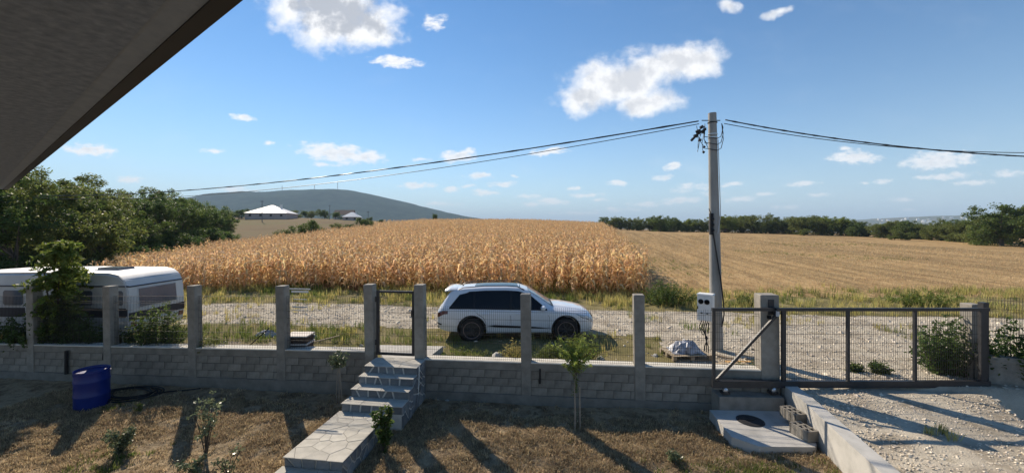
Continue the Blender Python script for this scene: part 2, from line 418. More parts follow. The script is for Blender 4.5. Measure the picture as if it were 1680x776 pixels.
m_soil = mat('dry_turf', [(.12, .086, .053), (.23, .17, .105), (.36, .28, .18), (.19, .14, .085)], 3.2, .95, .09, 7, detail=10, spec=.03, world=True)
m_verge = mat('verge_earth', [(.10, .10, .04), (.20, .17, .08), (.26, .22, .12)], 1.1, .95, .03, 25, detail=10, spec=.03, world=True)
m_gravel = mat('gravel_bed', [(.24, .20, .145), (.42, .365, .285), (.55, .49, .39), (.33, .28, .20)], 1.1, .9, .03, 40, detail=10, spec=.03, world=True)
m_stub = mat('stubble_ground', [(.28, .18, .085), (.40, .265, .13), (.48, .335, .17), (.33, .215, .105)], .9, .95, .05, 9, detail=10, spec=.03, world=True)
def row_streaks(m, ang):
    g = NT(m.node_tree); bs = next(n for n in g.n if n.type == 'BSDF_PRINCIPLED'); src = bs.inputs['Base Color'].links[0].from_socket
    mp = g.new('ShaderNodeMapping'); mp.inputs[2].default_value = (0, 0, -ang); g.l.new(g.new('ShaderNodeNewGeometry').outputs['Position'], mp.inputs[0])
    v = g.vmath('MULTIPLY', mp.outputs[0], (.05, 1, 1)); n1 = g.noise(v, .55, 5, .7).outputs[0]; n2 = g.noise(v, 2.4, 3, .6).outputs[0]
    k = g.smooth(g.math('ADD', g.math('MULTIPLY', n1, .65), g.math('MULTIPLY', n2, .35)), .40, .58)
    big = g.smooth(g.noise(mp.outputs[0], .07, 6, .6).outputs[0], .55, .72)
    c = g.mix(g.math('MULTIPLY', g.math('SUBTRACT', 1, k), .7), src, c4((.15, .105, .055))); c = g.mix(g.math('MULTIPLY', big, .5), c, c4((.17, .135, .07)))
    g.l.new(c, bs.inputs['Base Color'])
m_cornsoil = mat('corn_field_soil', [(.10, .07, .04), (.18, .12, .06)], 2, .95, .03, 20, spec=.03, world=True)
m_past = mat('pasture_ground', [(.10, .072, .04), (.15, .11, .06), (.125, .115, .05)], .05, .95, spec=.03, world=True, detail=8)
m_bare = mat('bare_earth', [(.17, .14, .10), (.27, .23, .18), (.13, .13, .06)], 1.2, .95, .03, 30, detail=10, spec=.03, world=True)
_r0, _r1 = UPt = (np.array(cw((1064-840)/F*21.4, 21.4)), np.array(cw((987-840)/F*170, 170)))
row_streaks(m_stub, atan2(_r1[1]-_r0[1], _r1[0]-_r0[0]))
X, Y = np.meshgrid(xs, ys_out); Z = ground_z(X, Y)
cxm = (X[:-1, :-1]+X[1:, 1:])/2; cym = (Y[:-1, :-1]+Y[1:, 1:])/2
R = region(cxm, cym)
for k, (nm, m) in enumerate([('verge', m_verge), ('gravel_road', m_gravel), ('stubble_field', m_stub), ('corn_field_soil', m_cornsoil), ('pasture', m_past), ('earth_strip', m_bare)]):
    vs, fs = grid_faces(xs, ys_out, Z, R == k)
    if len(fs): tag(obj(nm, np_mesh(nm, vs, fs, m)), kind='structure')
X, Y = np.meshgrid(xs, ys_in); Z = yard_z(X, Y)
vs, fs = grid_faces(xs, ys_in, Z, np.ones((len(ys_in)-1, len(xs)-1), bool))
tag(obj('lawn', np_mesh('lawn', vs, fs, m_soil)), kind='structure')
# driveway ramp: a raised gravel bed behind its concrete kerb
dy = np.arange(.2, 10.101, .15); xl = line_x(DL, dy)+.22; xr_ = line_x(DR, dy); tt = np.linspace(0, 1, 30)
GX = xl[:, None]+(xr_-xl)[:, None]*tt[None]; GY = np.repeat(dy[:, None], 30, 1)
DRIVE_Z = .74
GZ = DRIVE_Z+.05*(vnoise(GX, GY, 1.2, 4)-.5)+.02*(vnoise(GX, GY, 5, 6)-.5)-.03*np.abs(tt-.5)[None]
idx = np.arange(GX.size).reshape(GX.shape)
vs = np.stack([GX.ravel(), GY.ravel(), GZ.ravel()], -1); fs = np.stack([idx[:-1, :-1], idx[:-1, 1:], idx[1:, 1:], idx[1:, :-1]], -1).reshape(-1, 4)
bank = [(vs[i][0]+.35, vs[i][1], -.35) for i in idx[:, -1]]; nb0 = len(vs); vs = np.concatenate([vs, bank])
bk = np.array([(idx[i, -1], nb0+i, nb0+i+1, idx[i+1, -1]) for i in range(len(dy)-1)]); fs = np.concatenate([fs, bk])
tag(obj('driveway', np_mesh('driveway', vs, fs, m_gravel)), kind='structure')
def drive_z(x, y): return DRIVE_Z
# ------------------------------------------------------------------ walls, posts, fence panels
m_conc = mat('concrete', [(.19, .173, .148), (.265, .243, .208), (.33, .305, .262)], 3.5, .9, .004, 60, detail=8, rnd=.08)
m_block = mat('concrete_block', [(.15, .136, .115), (.22, .20, .17), (.29, .265, .225)], 4, .95, .006, 45, rnd=.18, detail=8)
m_mortar = mat('mortar', [(.12, .109, .09), (.18, .163, .138)], 8, .95, .006, 50)
m_found = mat('rough_concrete', [(.15, .14, .12), (.24, .225, .20)], 3, .95, .012, 25)
m_wire = mat('dark_wire', [(.022, .023, .025)], 1, .6, spec=.2)
m_steel = mat('anthracite_steel', [(.018, .019, .022), (.028, .029, .033)], 9, .45, .001, 60, spec=.5)
m_black = mat('black_plastic', [(.012, .012, .014)], 1, .5)
m_grey_pl = mat('grey_plastic', [(.5, .5, .5)], 1, .6)
m_beam = mat('cast_beam', [(.15, .136, .113), (.215, .196, .165), (.27, .247, .21)], 2.5, .95, .005, 45, detail=9)
m_cap_sunlit = mat('sunlit_tone_mortar', [(.50, .475, .42), (.62, .59, .52), (.68, .65, .58)], 3, .9, .003, 50)  # pale tone paints the sunlit top of the darker toned wall
def post_mesh(w, d, h):
    m = MB(); c = .012
    p = [(-w/2+c, -d/2), (w/2-c, -d/2), (w/2, -d/2+c), (w/2, d/2-c), (w/2-c, d/2), (-w/2+c, d/2), (-w/2, d/2-c), (-w/2, -d/2+c)]
    m.prism(p, 0, h-c); m.prism([(x*.999, y*.999) for x, y in p], h-c, h, [(x*.92, y*.92) for x, y in p])
    return m
BLK = [MB().box((0, 0, 0), (.388, .19, .188)).mesh('block', m_block)]
def garden_wall(label, x0, x1, zl, zr, posts, panels, seed):
    """local frame: x along the wall from x0, y=0 on the garden face, z=0 at the wall's coping"""
    R_ = random.Random(seed); L = x1-x0; slope = (zr-zl)/L
    t = thing('garden_wall', label, 'wall', (x0, WALL_Y, zl)); t.rotation_euler = (0, -atan2(zr-zl, L), 0)
    MB().box((L/2, .105, -.56), (L, .17, .745)).build('mortar_core', m_mortar, t)
    MB().box((L/2, .10, -1.0), (L, .25, .42)).build('foundation', m_found, t)
    cb = MB()
    n = max(2, int(L/.5))
    MB().box((L/2, .10, -.0925), (L, .202, .185)).build('coping_beam', m_beam, t)
    for (pa, pb, h) in panels: MB().box(((pa+pb)/2-x0, .16, .010), (pb-pa-.004, .335, .026)).build('sunlit_coping_cap', m_cap_sunlit, t)  # thin slab added to carry the painted sunlight along the wall top
    pxs = sorted((px-x0, w) for px, w, *_ in posts)
    edges = [0.]+[e for p_, w_ in pxs for e in (p_-w_/2-.004, p_+w_/2+.004)]+[L]
    bays = [(max(0, edges[i]), min(L, edges[i+1])) for i in range(0, len(edges), 2) if edges[i+1]-edges[i] > .08]
    for row in range(3):
        z = -.185-.010-.094-row*.20
        for (ba, bb) in bays:
            x = ba-(.2 if row % 2 else 0.0)-R_.uniform(0, .05)
            while x < bb-.03:
                q0, q1 = max(x, ba), min(x+.39, bb)
                if q1-q0 > .05:
                    o = obj('block', BLK[0], t, ((q0+q1)/2, .097+R_.uniform(-.004, .004), z+R_.uniform(-.003, .003))); o.scale = ((q1-q0)/.388, 1, 1)
                x += .40
    for i, (px, w, d, ztop, lab) in enumerate(posts):
        lx = px-x0; zw = zl+slope*lx
        o = post_mesh(w, d, ztop-zw+1.0).build('concrete_post', m_conc, t, (lx, d/2-.016, -1.0))
        if lab: o['label'] = lab
    for (pa, pb, h) in panels:
        a, b = pa-x0, pb-x0; m = MB(); r = .0024; y = .10
        k = int((b-a)/.05)
        for i in range(k+1):
            x = a+(b-a)*i/k; m.box((x, y, .02+h/2), (2*r, 2*r, h))
        for j in range(int(h/.2)+1):
            z = .05+j*.2; m.box(((a+b)/2, y-.006, z), (b-a, .006, .006))
            if j in (0, 3, 6): m.box(((a+b)/2, y-.006, z+.05), (b-a, .006, .006))
        p = m.build('mesh_panel', m_wire, t)
    return t
def xof(u, v): return at_y(u, v, WALL_Y)[0]
def post(u, v, w=.25, d=.25, lab=None):
    p = at_y(u, v, WALL_Y); return (p[0], w, d, p[2], lab)
LP = [post(50, 470), post(176, 470), post(315, 469), post(461, 469.5), post(606, 467)]
PX = [p[0] for p in LP]
XL0 = LP[0][0]-2.55*2
LPx = [(LP[0][0]-2.5, .25, .25, LP[0][3]-.04, None)]+LP
garden_wall('long grey block wall with concrete posts and wire mesh, left of the garden steps', XL0, LP[4][0]+.125, .76, 1.11, LPx,
            [(a[0]+.125, b[0]-.125, 1.42) for a, b in zip(LPx[:-1], LPx[1:])], 3)
RP = [post(688, 467.5), post(863, 483), post(1050, 484), ]
gp = at_y(1264, 484, WALL_Y)
RP.append((gp[0], .40, .34, gp[2], 'thick gate post with a black roller bracket'))
garden_wall('grey block wall with posts and wire mesh between garden steps and sliding gate', RP[0][0]-.125, gp[0]+.2, .97, 1.07, RP,
            [(a[0]+a[1]/2, b[0]-b[1]/2, 1.36) for a, b in zip(RP[:-1], RP[1:])], 4)
# far right wall beyond the driveway, in shade
wx0 = cw(11.3, 8.9)[0]
t = thing('garden_wall', 'dark shaded low wall at far right beyond the gate', 'wall', cw(10.86, 9.3), YAW-.35)
MB().box((3, .1, .45), (6, .2, 1.7)).build('wall_core', m_block, t); MB().box((3, .1, 1.36), (6.02, .24, .12)).build('coping_beam', m_block, t)
mw = MB()
for i in range(0, 110): mw.box((.15+i*.05, .1, 2.1), (.0048, .0048, 1.36))
for j in range(7): mw.box((2.9, .094, 1.5+j*.2), (5.5, .006, .006))
mw.build('mesh_panel', m_wire, t)

# pipes through and on the wall
p = at_y(113, 592, WALL_Y)
tag(MB().tube([(0, 0, .0), (0, 0, .68)], .045, 10).build('drain_pipe', m_black, None, (p[0], WALL_Y-.06, p[2]-.36)), 'black vertical pipe fixed on shaded block wall above blue barrel', 'pipe')
p = at_y(886, 616, WALL_Y)
tag(MB().tube([(0, 0, 0), (0, 0, .33), (0, .0, .36)], .022, 8).build('drain_pipe', m_black, None, (p[0], WALL_Y-.03, p[2]-.18)), 'short black pipe end on wall face behind the small tree', 'pipe')

# ------------------------------------------------------------------ pedestrian gate
xa, xb = LP[4][0]+.125, RP[0][0]-.125
gz0, gz1 = at_y(648, 584, WALL_Y)[2], at_y(648, 478, WALL_Y)[2]
t = thing('pedestrian_gate', 'narrow anthracite mesh gate between two concrete posts above the steps', 'gate', (xa, WALL_Y+.10, gz0))
w = xb-xa; h = gz1-gz0; s = .055
fr = t
MB().box((.03+s*.7, 0, h/2), (s*1.4, .06, h)).build('frame_upright', m_steel, fr)
MB().box((w-.03-s*.7, 0, h/2), (s*1.4, .06, h)).build('frame_upright', m_steel, fr)
MB().box((w/2, .002, h-s/2), (w-.1, .05, s)).build('frame_rail', m_steel, fr); MB().box((w/2, .002, s/2), (w-.1, .05, s*1.3)).build('frame_rail', m_steel, fr)
mw = MB()
for i in range(1, 22): mw.box((.1+(w-.2)*i/22, .0, h/2), (.0048, .0048, h-.06))
for j in range(9): mw.box((w/2, .006, .1+j*.2), (w-.2, .006, .006))
mw.build('mesh_infill', m_wire, fr)
MB().box((w-.09, -.05, h*.66), (.05, .02, .18)).tube([(w-.09, -.05, h*.68), (w-.09, -.10, h*.68), (w-.22, -.10, h*.68)], .012, 6).build('handle', m_steel, fr)
for zz in (.25, h-.3): MB().tube([(.012, -.02, zz), (.012, -.02, zz+.14)], .017, 8).build('hinge', m_steel, fr)

# ------------------------------------------------------------------ sliding gate
GY = 9.13
g0 = cw((1168-840)/F*GY, GY); gt = CZ-(505-HV)/F*GY; gb = CZ-(635-HV)/F*GY; GL = (1622-1168)/F*GY
def gx(u): return (u-1168)/F*GY
t = thing('sliding_gate', 'long anthracite steel sliding gate with mesh infill and diagonal brace, closed across driveway', 'sliding gate', (g0[0], g0[1], gb), YAW)
H = gt-gb
MB().box((GL/2, 0, H-.035), (GL, .06, .07)).build('top_rail', m_steel, t)
MB().box((GL/2, 0, .075), (GL, .09, .15)).build('bottom_beam', m_steel, t)
for u, wd in ((1171, .06), (1285.5, .09), (1391, .06), (1501, .06), (1612, .12)):
    MB().box((gx(u), .001, (H+.08)/2), (wd, .056, H-.22)).build('upright', m_steel, t)
br = MB(); a = (gx(1176), .15+.02); b = (gx(1279), H-.09)
ln = sqrt((b[0]-a[0])**2+(b[1]-a[1])**2); an = atan2(b[1]-a[1], b[0]-a[0])
br.box(((a[0]+b[0])/2, -.002, (a[1]+b[1])/2), (ln, .05, .06), 0, ('y', -an)); br.build('diagonal_brace', m_steel, t)
mw = MB()
for ua, ub in ((1289, 1388.5), (1394, 1499), (1504, 1607)):
    A_, B_ = gx(ua), gx(ub); k = int((B_-A_)/.05)
    for i in range(1, k): mw.box((A_+(B_-A_)*i/k, .012, H/2+.04), (.0048, .0048, H-.2))
    for j in range(8): mw.box(((A_+B_)/2, .018, .2+j*.2), (B_-A_, .006, .006))
mw.build('mesh_infill', m_wire, t)
m_zinc = mat('zinc', [(.55, .56, .57)], 3, .35, metal=.8)
for u in (1189, 1268):
    r = MB().lathe([(.02, -.07), (.055, -.05), (.055, .05), (.02, .07)], 14, 'y').build('roller', m_zinc, t, (gx(u), .0, -.055))
    MB().box((0, 0, -.055), (.16, .15, .05)).build('roller_bracket', m_steel, r)
# receiver post and shaded concrete post behind it
rp = cw((1611-840)/F*(GY+.15), GY+.15)
t = thing('gate_receiver_post', 'dark steel catch post at right end of the sliding gate', 'gate post', (rp[0], rp[1], DRIVE_Z-.05), YAW)
MB().box((.03, 0, .98), (.13, .12, 1.98)).build('post', m_steel, t); MB().box((-.03, -.10, 1.75), (.04, .06, .12)).build('catch', m_steel, t)
MB().box((-.07, -.03, .9), (.018, .03, 1.6)).build('guide_bar', m_zinc, t); MB().box((-.05, -.075, 1.05), (.05, .05, .14)).build('lock_box', m_zinc, t)
cp = cw((1594-840)/F*9.7, 9.7)
tag(post_mesh(.28, .28, 2.1).build('concrete_post', m_conc, None, (cp[0], cp[1], .45), YAW), 'pale sunlit concrete post behind the right end of sliding gate', 'post')
# guide roller bracket on the gate post
b = thing('roller_bracket', 'black steel roller bracket bolted to the thick gate post', 'bracket', (gp[0]+.0, WALL_Y-.016, gp[2]-.33))
MB().box((.0, -.012, .06), (.12, .02, .34)).build('plate', m_steel, b); MB().box((.05, -.12, .03), (.05, .22, .06)).build('arm', m_steel, b)
for q in (0, 1): MB().lathe([(.035, -.06), (.035, .06)], 12).build('roller', m_grey_pl if q else m_black, b, (.05, -.09-.11*q, -.05))
tag(MB().box((0, 0, 0), (.07, .05, .07)).tube([(0, -.02, 0), (0, -.06, 0)], .02, 8).build('gate_sensor', m_black, None, (gp[0]-.05, WALL_Y-.04, gp[2]-.50)), 'small black photocell sensor on the thick gate post', 'sensor')
# concrete footing of the sliding gate
fa, fb = at_d(1178, 660, 9.05), at_d(1286, 660, 8.95)
fz1 = at_d(1180, 650, 9.05)[2]
o = MB().box((0, 0, 0), (fb[0]-fa[0], .5, .55)).build('gate_footing', m_conc, None, ((fa[0]+fb[0])/2, (fa[1]+fb[1])/2+.25, fz1-.275), YAW*.7)
tag(o, 'long concrete footing block under the sliding gate rollers', 'footing')

# ------------------------------------------------------------------ kerb wall of the driveway
kv = MB()
poly_o = DL; poly_i = [(x+.27, y) for x, y in DL]
for a in range(3):
    q = [poly_o[a], poly_i[a], poly_i[a+1], poly_o[a+1]][::-1]; q = q if True else q
m = MB()
N = len(DL)
vs = [(x, y, -.4) for x, y in poly_o]+[(x, y, .80) for x, y in poly_o]+[(x, y, .80) for x, y in poly_i]+[(x, y, -.4) for x, y in poly_i]
fs = []
for i in range(N-1):
    for k in range(3): fs.append((k*N+i, k*N+i+1, (k+1)*N+i+1, (k+1)*N+i))
fs += [(0, N, 2*N, 3*N), (N-1, 4*N-1, 3*N-1, 2*N-1)]
m.add(vs, fs); m_kerb = mat('pale_concrete', [(.34, .33, .30), (.46, .445, .41), (.52, .50, .46)], 2.5, .9, .004, 50, detail=9)
tag(m.build('retaining_kerb', m_kerb), 'pale concrete kerb wall holding up the gravel driveway', 'kerb wall')

# ------------------------------------------------------------------ slab with manhole, hollow blocks
SZ = .29
slab = [at_z(1164, 672, SZ), at_z(1286, 674, SZ), at_z(1340, 728, SZ), at_z(1338, 733, SZ), at_z(1246, 732, SZ), at_z(1200, 716, SZ)]
poly = [(p[0], p[1]) for p in slab][::-1]
t = thing('manhole_slab', 'thick concrete slab with a dark round manhole beside the driveway kerb', 'concrete slab', (poly[0][0], poly[0][1], 0))
sb = MB().prism([(x-poly[0][0], y-poly[0][1]) for x, y in poly], -.1, SZ); sb.build('slab', m_kerb, t)
mc = at_z(1231, 690, SZ)
lid = MB().lathe([(.24, 0), (.24, .012), (.22, .016), (.0, .016)], 28).build('manhole_lid', mat('cast_iron', [(.02, .02, .022), (.04, .04, .042)], 8, .6, .004, 40), t, (mc[0]-poly[0][0], mc[1]-poly[0][1], SZ+.001))
MB().lathe([(.27, 0), (.27, .008), (.245, .008), (.245, 0)], 28, cap=False).build('manhole_rim', m_steel, t, (mc[0]-poly[0][0], mc[1]-poly[0][1], SZ+.001))
MB().box((.0, 0, .03), (.14, .02, .015)).build('lid_handle', m_steel, lid)
def hollow_block(u, v, z, rz, label):
    p = at_z(u, v, z); t = thing('hollow_block', label, 'concrete block', (p[0], p[1], z-.2), rz, 'hollow blocks beside the kerb')
    m = MB(); L, Wd, Hh = .42, .25, .2
    for x in (-L/2+.02, -.07, .07, L/2-.02): m.box((x, 0, Hh/2), (.036, Wd-.002, Hh))
    for y in (-Wd/2+.018, 0, Wd/2-.018): m.box((0, y, Hh/2-.002), (L-.003, .034, Hh-.004))
    m.box((0, 0, .02), (L-.01, Wd-.01, .03)); m.build('shell', m_conc, t)
    return t
hollow_block(1301, 672, .60, radians(105), 'hollow concrete block nearer the gate, beside the driveway kerb')
hollow_block(1319, 699, .50, radians(108), 'hollow concrete block farther from the gate, at corner of the slab')

# ------------------------------------------------------------------ stone clad steps and garden path
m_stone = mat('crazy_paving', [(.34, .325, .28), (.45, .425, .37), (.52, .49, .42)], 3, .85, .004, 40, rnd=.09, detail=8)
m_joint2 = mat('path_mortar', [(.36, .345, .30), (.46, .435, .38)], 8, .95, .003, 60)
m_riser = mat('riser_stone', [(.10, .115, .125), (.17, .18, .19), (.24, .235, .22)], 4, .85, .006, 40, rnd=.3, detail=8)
m_joint = mat('joint_mortar', [(.50, .48, .44), (.60, .58, .53)], 8, .95, .003, 60)
def clip(poly, p, n):
    r = []
    for i in range(len(poly)):
        a, b = poly[i], poly[(i+1) % len(poly)]
        da = (a[0]-p[0])*n[0]+(a[1]-p[1])*n[1]; db = (b[0]-p[0])*n[0]+(b[1]-p[1])*n[1]
        if da <= 0: r.append(a)
        if (da < 0) != (db < 0) and da != db:
            k = da/(da-db); r.append((a[0]+k*(b[0]-a[0]), a[1]+k*(b[1]-a[1])))
    return r
def cells(w, h, size, gap, rnd_, bound=None):
    seeds = []; nx, ny = max(1, round(w/size)), max(1, round(h/size))
    for j in range(ny):
        for i in range(nx):
            seeds.append(((i+.5+rnd_.uniform(-.46, .46)+(.25 if j % 2 else -.25)*(nx > 1))*w/nx, (j+.5+rnd_.uniform(-.46, .46))*h/ny))
    out = []
    for i, s in enumerate(seeds):
        poly = bound or [(0, 0), (w, 0), (w, h), (0, h)]
        for k, o in enumerate(seeds):
            if k == i: continue
            d = (o[0]-s[0], o[1]-s[1]); ln = sqrt(d[0]**2+d[1]**2)+1e-9; n = (d[0]/ln, d[1]/ln)
            mid = ((s[0]+o[0])/2-n[0]*gap/2, (s[1]+o[1])/2-n[1]*gap/2)
            poly = clip(poly, mid, n)
            if len(poly) < 3: break
        if len(poly) >= 3: out.append(poly)
    return out
def lay(parent, origin, ex, ey, en, w, h, size, gap, th, m, rnd_, bound=None):
    """lay polygonal stones on the rectangle origin + ex*w + ey*h, standing th proud along en"""
    for poly in cells(w, h, size, gap, rnd_, bound):
        c = (sum(p[0] for p in poly)/len(poly), sum(p[1] for p in poly)/len(poly)); t_ = th*rnd_.uniform(.75, 1.25)
        n = len(poly); vs = []
        for (k, s_) in ((0, 1), (t_*.75, 1), (t_, .93)):
            for p in poly:
                a, b = (p[0]-c[0])*s_, (p[1]-c[1])*s_
                vs.append(tuple(ex[i]*a+ey[i]*b+en[i]*k for i in range(3)))
        fs = [tuple(range(2*n, 3*n))]+[(r*n+i, r*n+(i+1) % n, (r+1)*n+(i+1) % n, (r+1)*n+i) for r in (0, 1) for i in range(n)]
        mb = MB().add(vs, fs)
        o = mb.build('stone', m, parent, tuple(origin[i]+ex[i]*c[0]+ey[i]*c[1] for i in range(3)))
R_ = random.Random(11)
SX0, SX1 = -4.88, -3.58
t = thing('stone_steps', 'five grey stone clad steps climbing to the pedestrian gate', 'steps', (SX0, 9.32, 0))
levels = [(1.0, 9.32, 9.95), (.83, 9.06, 9.32), (.66, 8.74, 9.06), (.49, 8.36, 8.74)]
wS = SX1-SX0
for i, (z, ya, yb) in enumerate(levels):
    g = .014*i
    MB().box((wS/2, (ya+yb)/2-9.32, z/2-.30/2-.012), (wS+2*g, yb-ya-.002, z-.024+.30)).build('core', m_joint, t)
    # tread slab pieces and riser stones
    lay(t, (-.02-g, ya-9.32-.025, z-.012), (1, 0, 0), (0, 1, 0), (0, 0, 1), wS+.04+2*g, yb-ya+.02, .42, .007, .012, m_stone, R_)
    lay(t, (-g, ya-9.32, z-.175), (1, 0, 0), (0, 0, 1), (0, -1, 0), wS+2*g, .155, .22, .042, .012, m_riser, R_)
    zl_ = z-.175
    hgt = z-.01-max(-.05, 0)
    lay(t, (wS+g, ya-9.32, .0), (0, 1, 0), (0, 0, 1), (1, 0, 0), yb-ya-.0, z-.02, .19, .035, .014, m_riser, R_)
PXL, PXR = -4.96, -3.86
t = thing('stone_path', 'pale crazy paved garden path slab leading from the steps', 'path', (PXL, 6.57, 0))
PW = PXR-PXL; PL = 8.36-6.57
MB().box((PW/2, PL/2, .0), (PW, PL-.006, .61)).build('core', m_joint2, t)
lay(t, (-.02, -.03, .306), (1, 0, 0), (0, 1, 0), (0, 0, 1), PW+.04, PL+.02, .30, .006, .013, m_stone, R_)
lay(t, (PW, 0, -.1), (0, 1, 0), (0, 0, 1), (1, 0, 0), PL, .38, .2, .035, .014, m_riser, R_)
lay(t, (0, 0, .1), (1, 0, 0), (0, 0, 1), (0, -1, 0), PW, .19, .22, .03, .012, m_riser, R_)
t = thing('stone_path', 'lower paved path slab at bottom edge, one step down from the upper slab', 'path', (PXL-.02, 4.6, -.17))
PL = 1.965
MB().box((PW/2, PL/2, .0), (PW, PL-.006, .61)).build('core', m_joint2, t)
lay(t, (-.02, -.03, .306), (1, 0, 0), (0, 1, 0), (0, 0, 1), PW+.04, PL+.02, .30, .006, .013, m_stone, R_)
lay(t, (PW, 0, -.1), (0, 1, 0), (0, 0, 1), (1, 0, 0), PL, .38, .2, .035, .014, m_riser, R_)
# concrete landing outside the gate
o1 = [at_z(628, 588, .93), at_z(700, 590, .93), at_z(727, 569, .93), at_z(622, 567, .93)]
pl = [(p[0], p[1]) for p in o1]; c = pl[0]
tag(MB().prism([(x-c[0], y-c[1]) for x, y in pl], -.3, 0).build('entrance_slab', m_kerb, None, (c[0], c[1], .955)), 'smooth concrete slab outside the pedestrian gate', 'concrete slab')
# ------------------------------------------------------------------ parked SUV (x forwards, y to its left, z up, origin on the ground)
m_paint = mat('white_car_paint', [(.70, .72, .75)], 1, .32, coat=1, spec=.5)
m_glass = mat('tinted_glass', [(.006, .007, .009)], 1, .05, spec=.3)
m_wind = mat('windscreen_glass', [(.17, .21, .26)], 1, .12, spec=.35)  # light blue base colour stands in for the reflected sky
m_trim = mat('black_trim', [(.012, .012, .014)], 1, .4)
m_tyre = mat('tyre_rubber', [(.018, .018, .018), (.026, .026, .026)], 20, .85)
m_rim = mat('black_alloy', [(.035, .034, .036)], 1, .35, spec=.5)
m_rimlip = mat('polished_rim', [(.30, .20, .17)], 1, .4)
m_lamp = mat('headlamp_glass', [(.42, .45, .48)], 1, .08, coat=1, spec=.8)
m_red = mat('tail_lamp_red', [(.10, .008, .010)], 1, .12, coat=1)
m_chrome = mat('chrome', [(.6, .6, .62)], 1, .15, metal=1)
import bisect
def lerp_tab(tab):
    xs_ = [p[0] for p in tab]
    def f(x): return float(np.interp(x, xs_, [p[1] for p in tab]))
    return f
c_top = lerp_tab([(-2.53, .98), (-2.50, 1.06), (-2.44, 1.12), (-2.30, 1.34), (-2.14, 1.57), (-2.02, 1.645), (-1.7, 1.69), (-1.0, 1.735), (-.3, 1.74), (.1, 1.715), (.4, 1.62), (.75, 1.41), (1.10, 1.18), (1.22, 1.125), (1.6, 1.085), (2.0, 1.02), (2.25, .955), (2.4, .885), (2.48, .80), (2.525, .70)])
c_belt = lerp_tab([(-2.53, .93), (-2.3, 1.04), (-1.5, 1.05), (0, 1.02), (1.1, .995), (1.6, .965), (2.0, .90), (2.3, .82), (2.45, .74), (2.525, .66)])
c_w = lerp_tab([(-2.53, .74), (-2.48, .83), (-2.38, .90), (-2.1, .955), (-1.4, .98), (0, .975), (1.5, .98), (1.9, .965), (2.2, .91), (2.38, .83), (2.48, .73), (2.525, .62)])
c_bot = lerp_tab([(-2.53, .50), (-2.45, .38), (-2.2, .30), (-1.0, .25), (1.2, .25), (2.1, .27), (2.4, .30), (2.525, .40)])
c_edge = lerp_tab([(-2.53, .62), (-2.4, .68), (-2.1, .66), (-1.5, .67), (-.3, .68), (.4, .66), (1.1, .70), (1.6, .72), (2.1, .70), (2.4, .62), (2.525, .52)])
def c_side(x, z):
    """half width of the upper body at height z (z above the belt)"""
    b, t, w, e = c_belt(x), c_top(x), c_w(x)-.035, c_edge(x)
    k = min(1, max(0, (z-b)/max(.02, (t-.04-b)))); return w+(e-w)*k**1.15
def sect(x):
    w, b, t, bo, e = c_w(x), c_belt(x), c_top(x), c_bot(x), c_edge(x)
    mid = bo+(b-bo)*.45; h = b-bo
    pts = [(0, bo), (w-.16, bo), (w-.05, bo+.05*h), (w-.018, bo+.2*h), (w-.004, bo+.45*h), (w, bo+.70*h), (w-.008, bo+.84*h), (w-.014, bo+.93*h), (w-.035, b)]
    for k in (.25, .5, .75, .92): pts.append((c_side(x, b+(t-.04-b)*k), b+(t-.04-b)*k))
    pts += [(e-.01, t-.045), (e-.06, t-.018), (e*.66, t+.002), (e*.33, t+.014), (0, t+.018)]
    return pts
def topz(x, y):
    e = c_edge(x); t = c_top(x); a = abs(y)/e
    return t+.018-(.030*a*a if a < .9 else .030*.81+(a-.9)*.25)
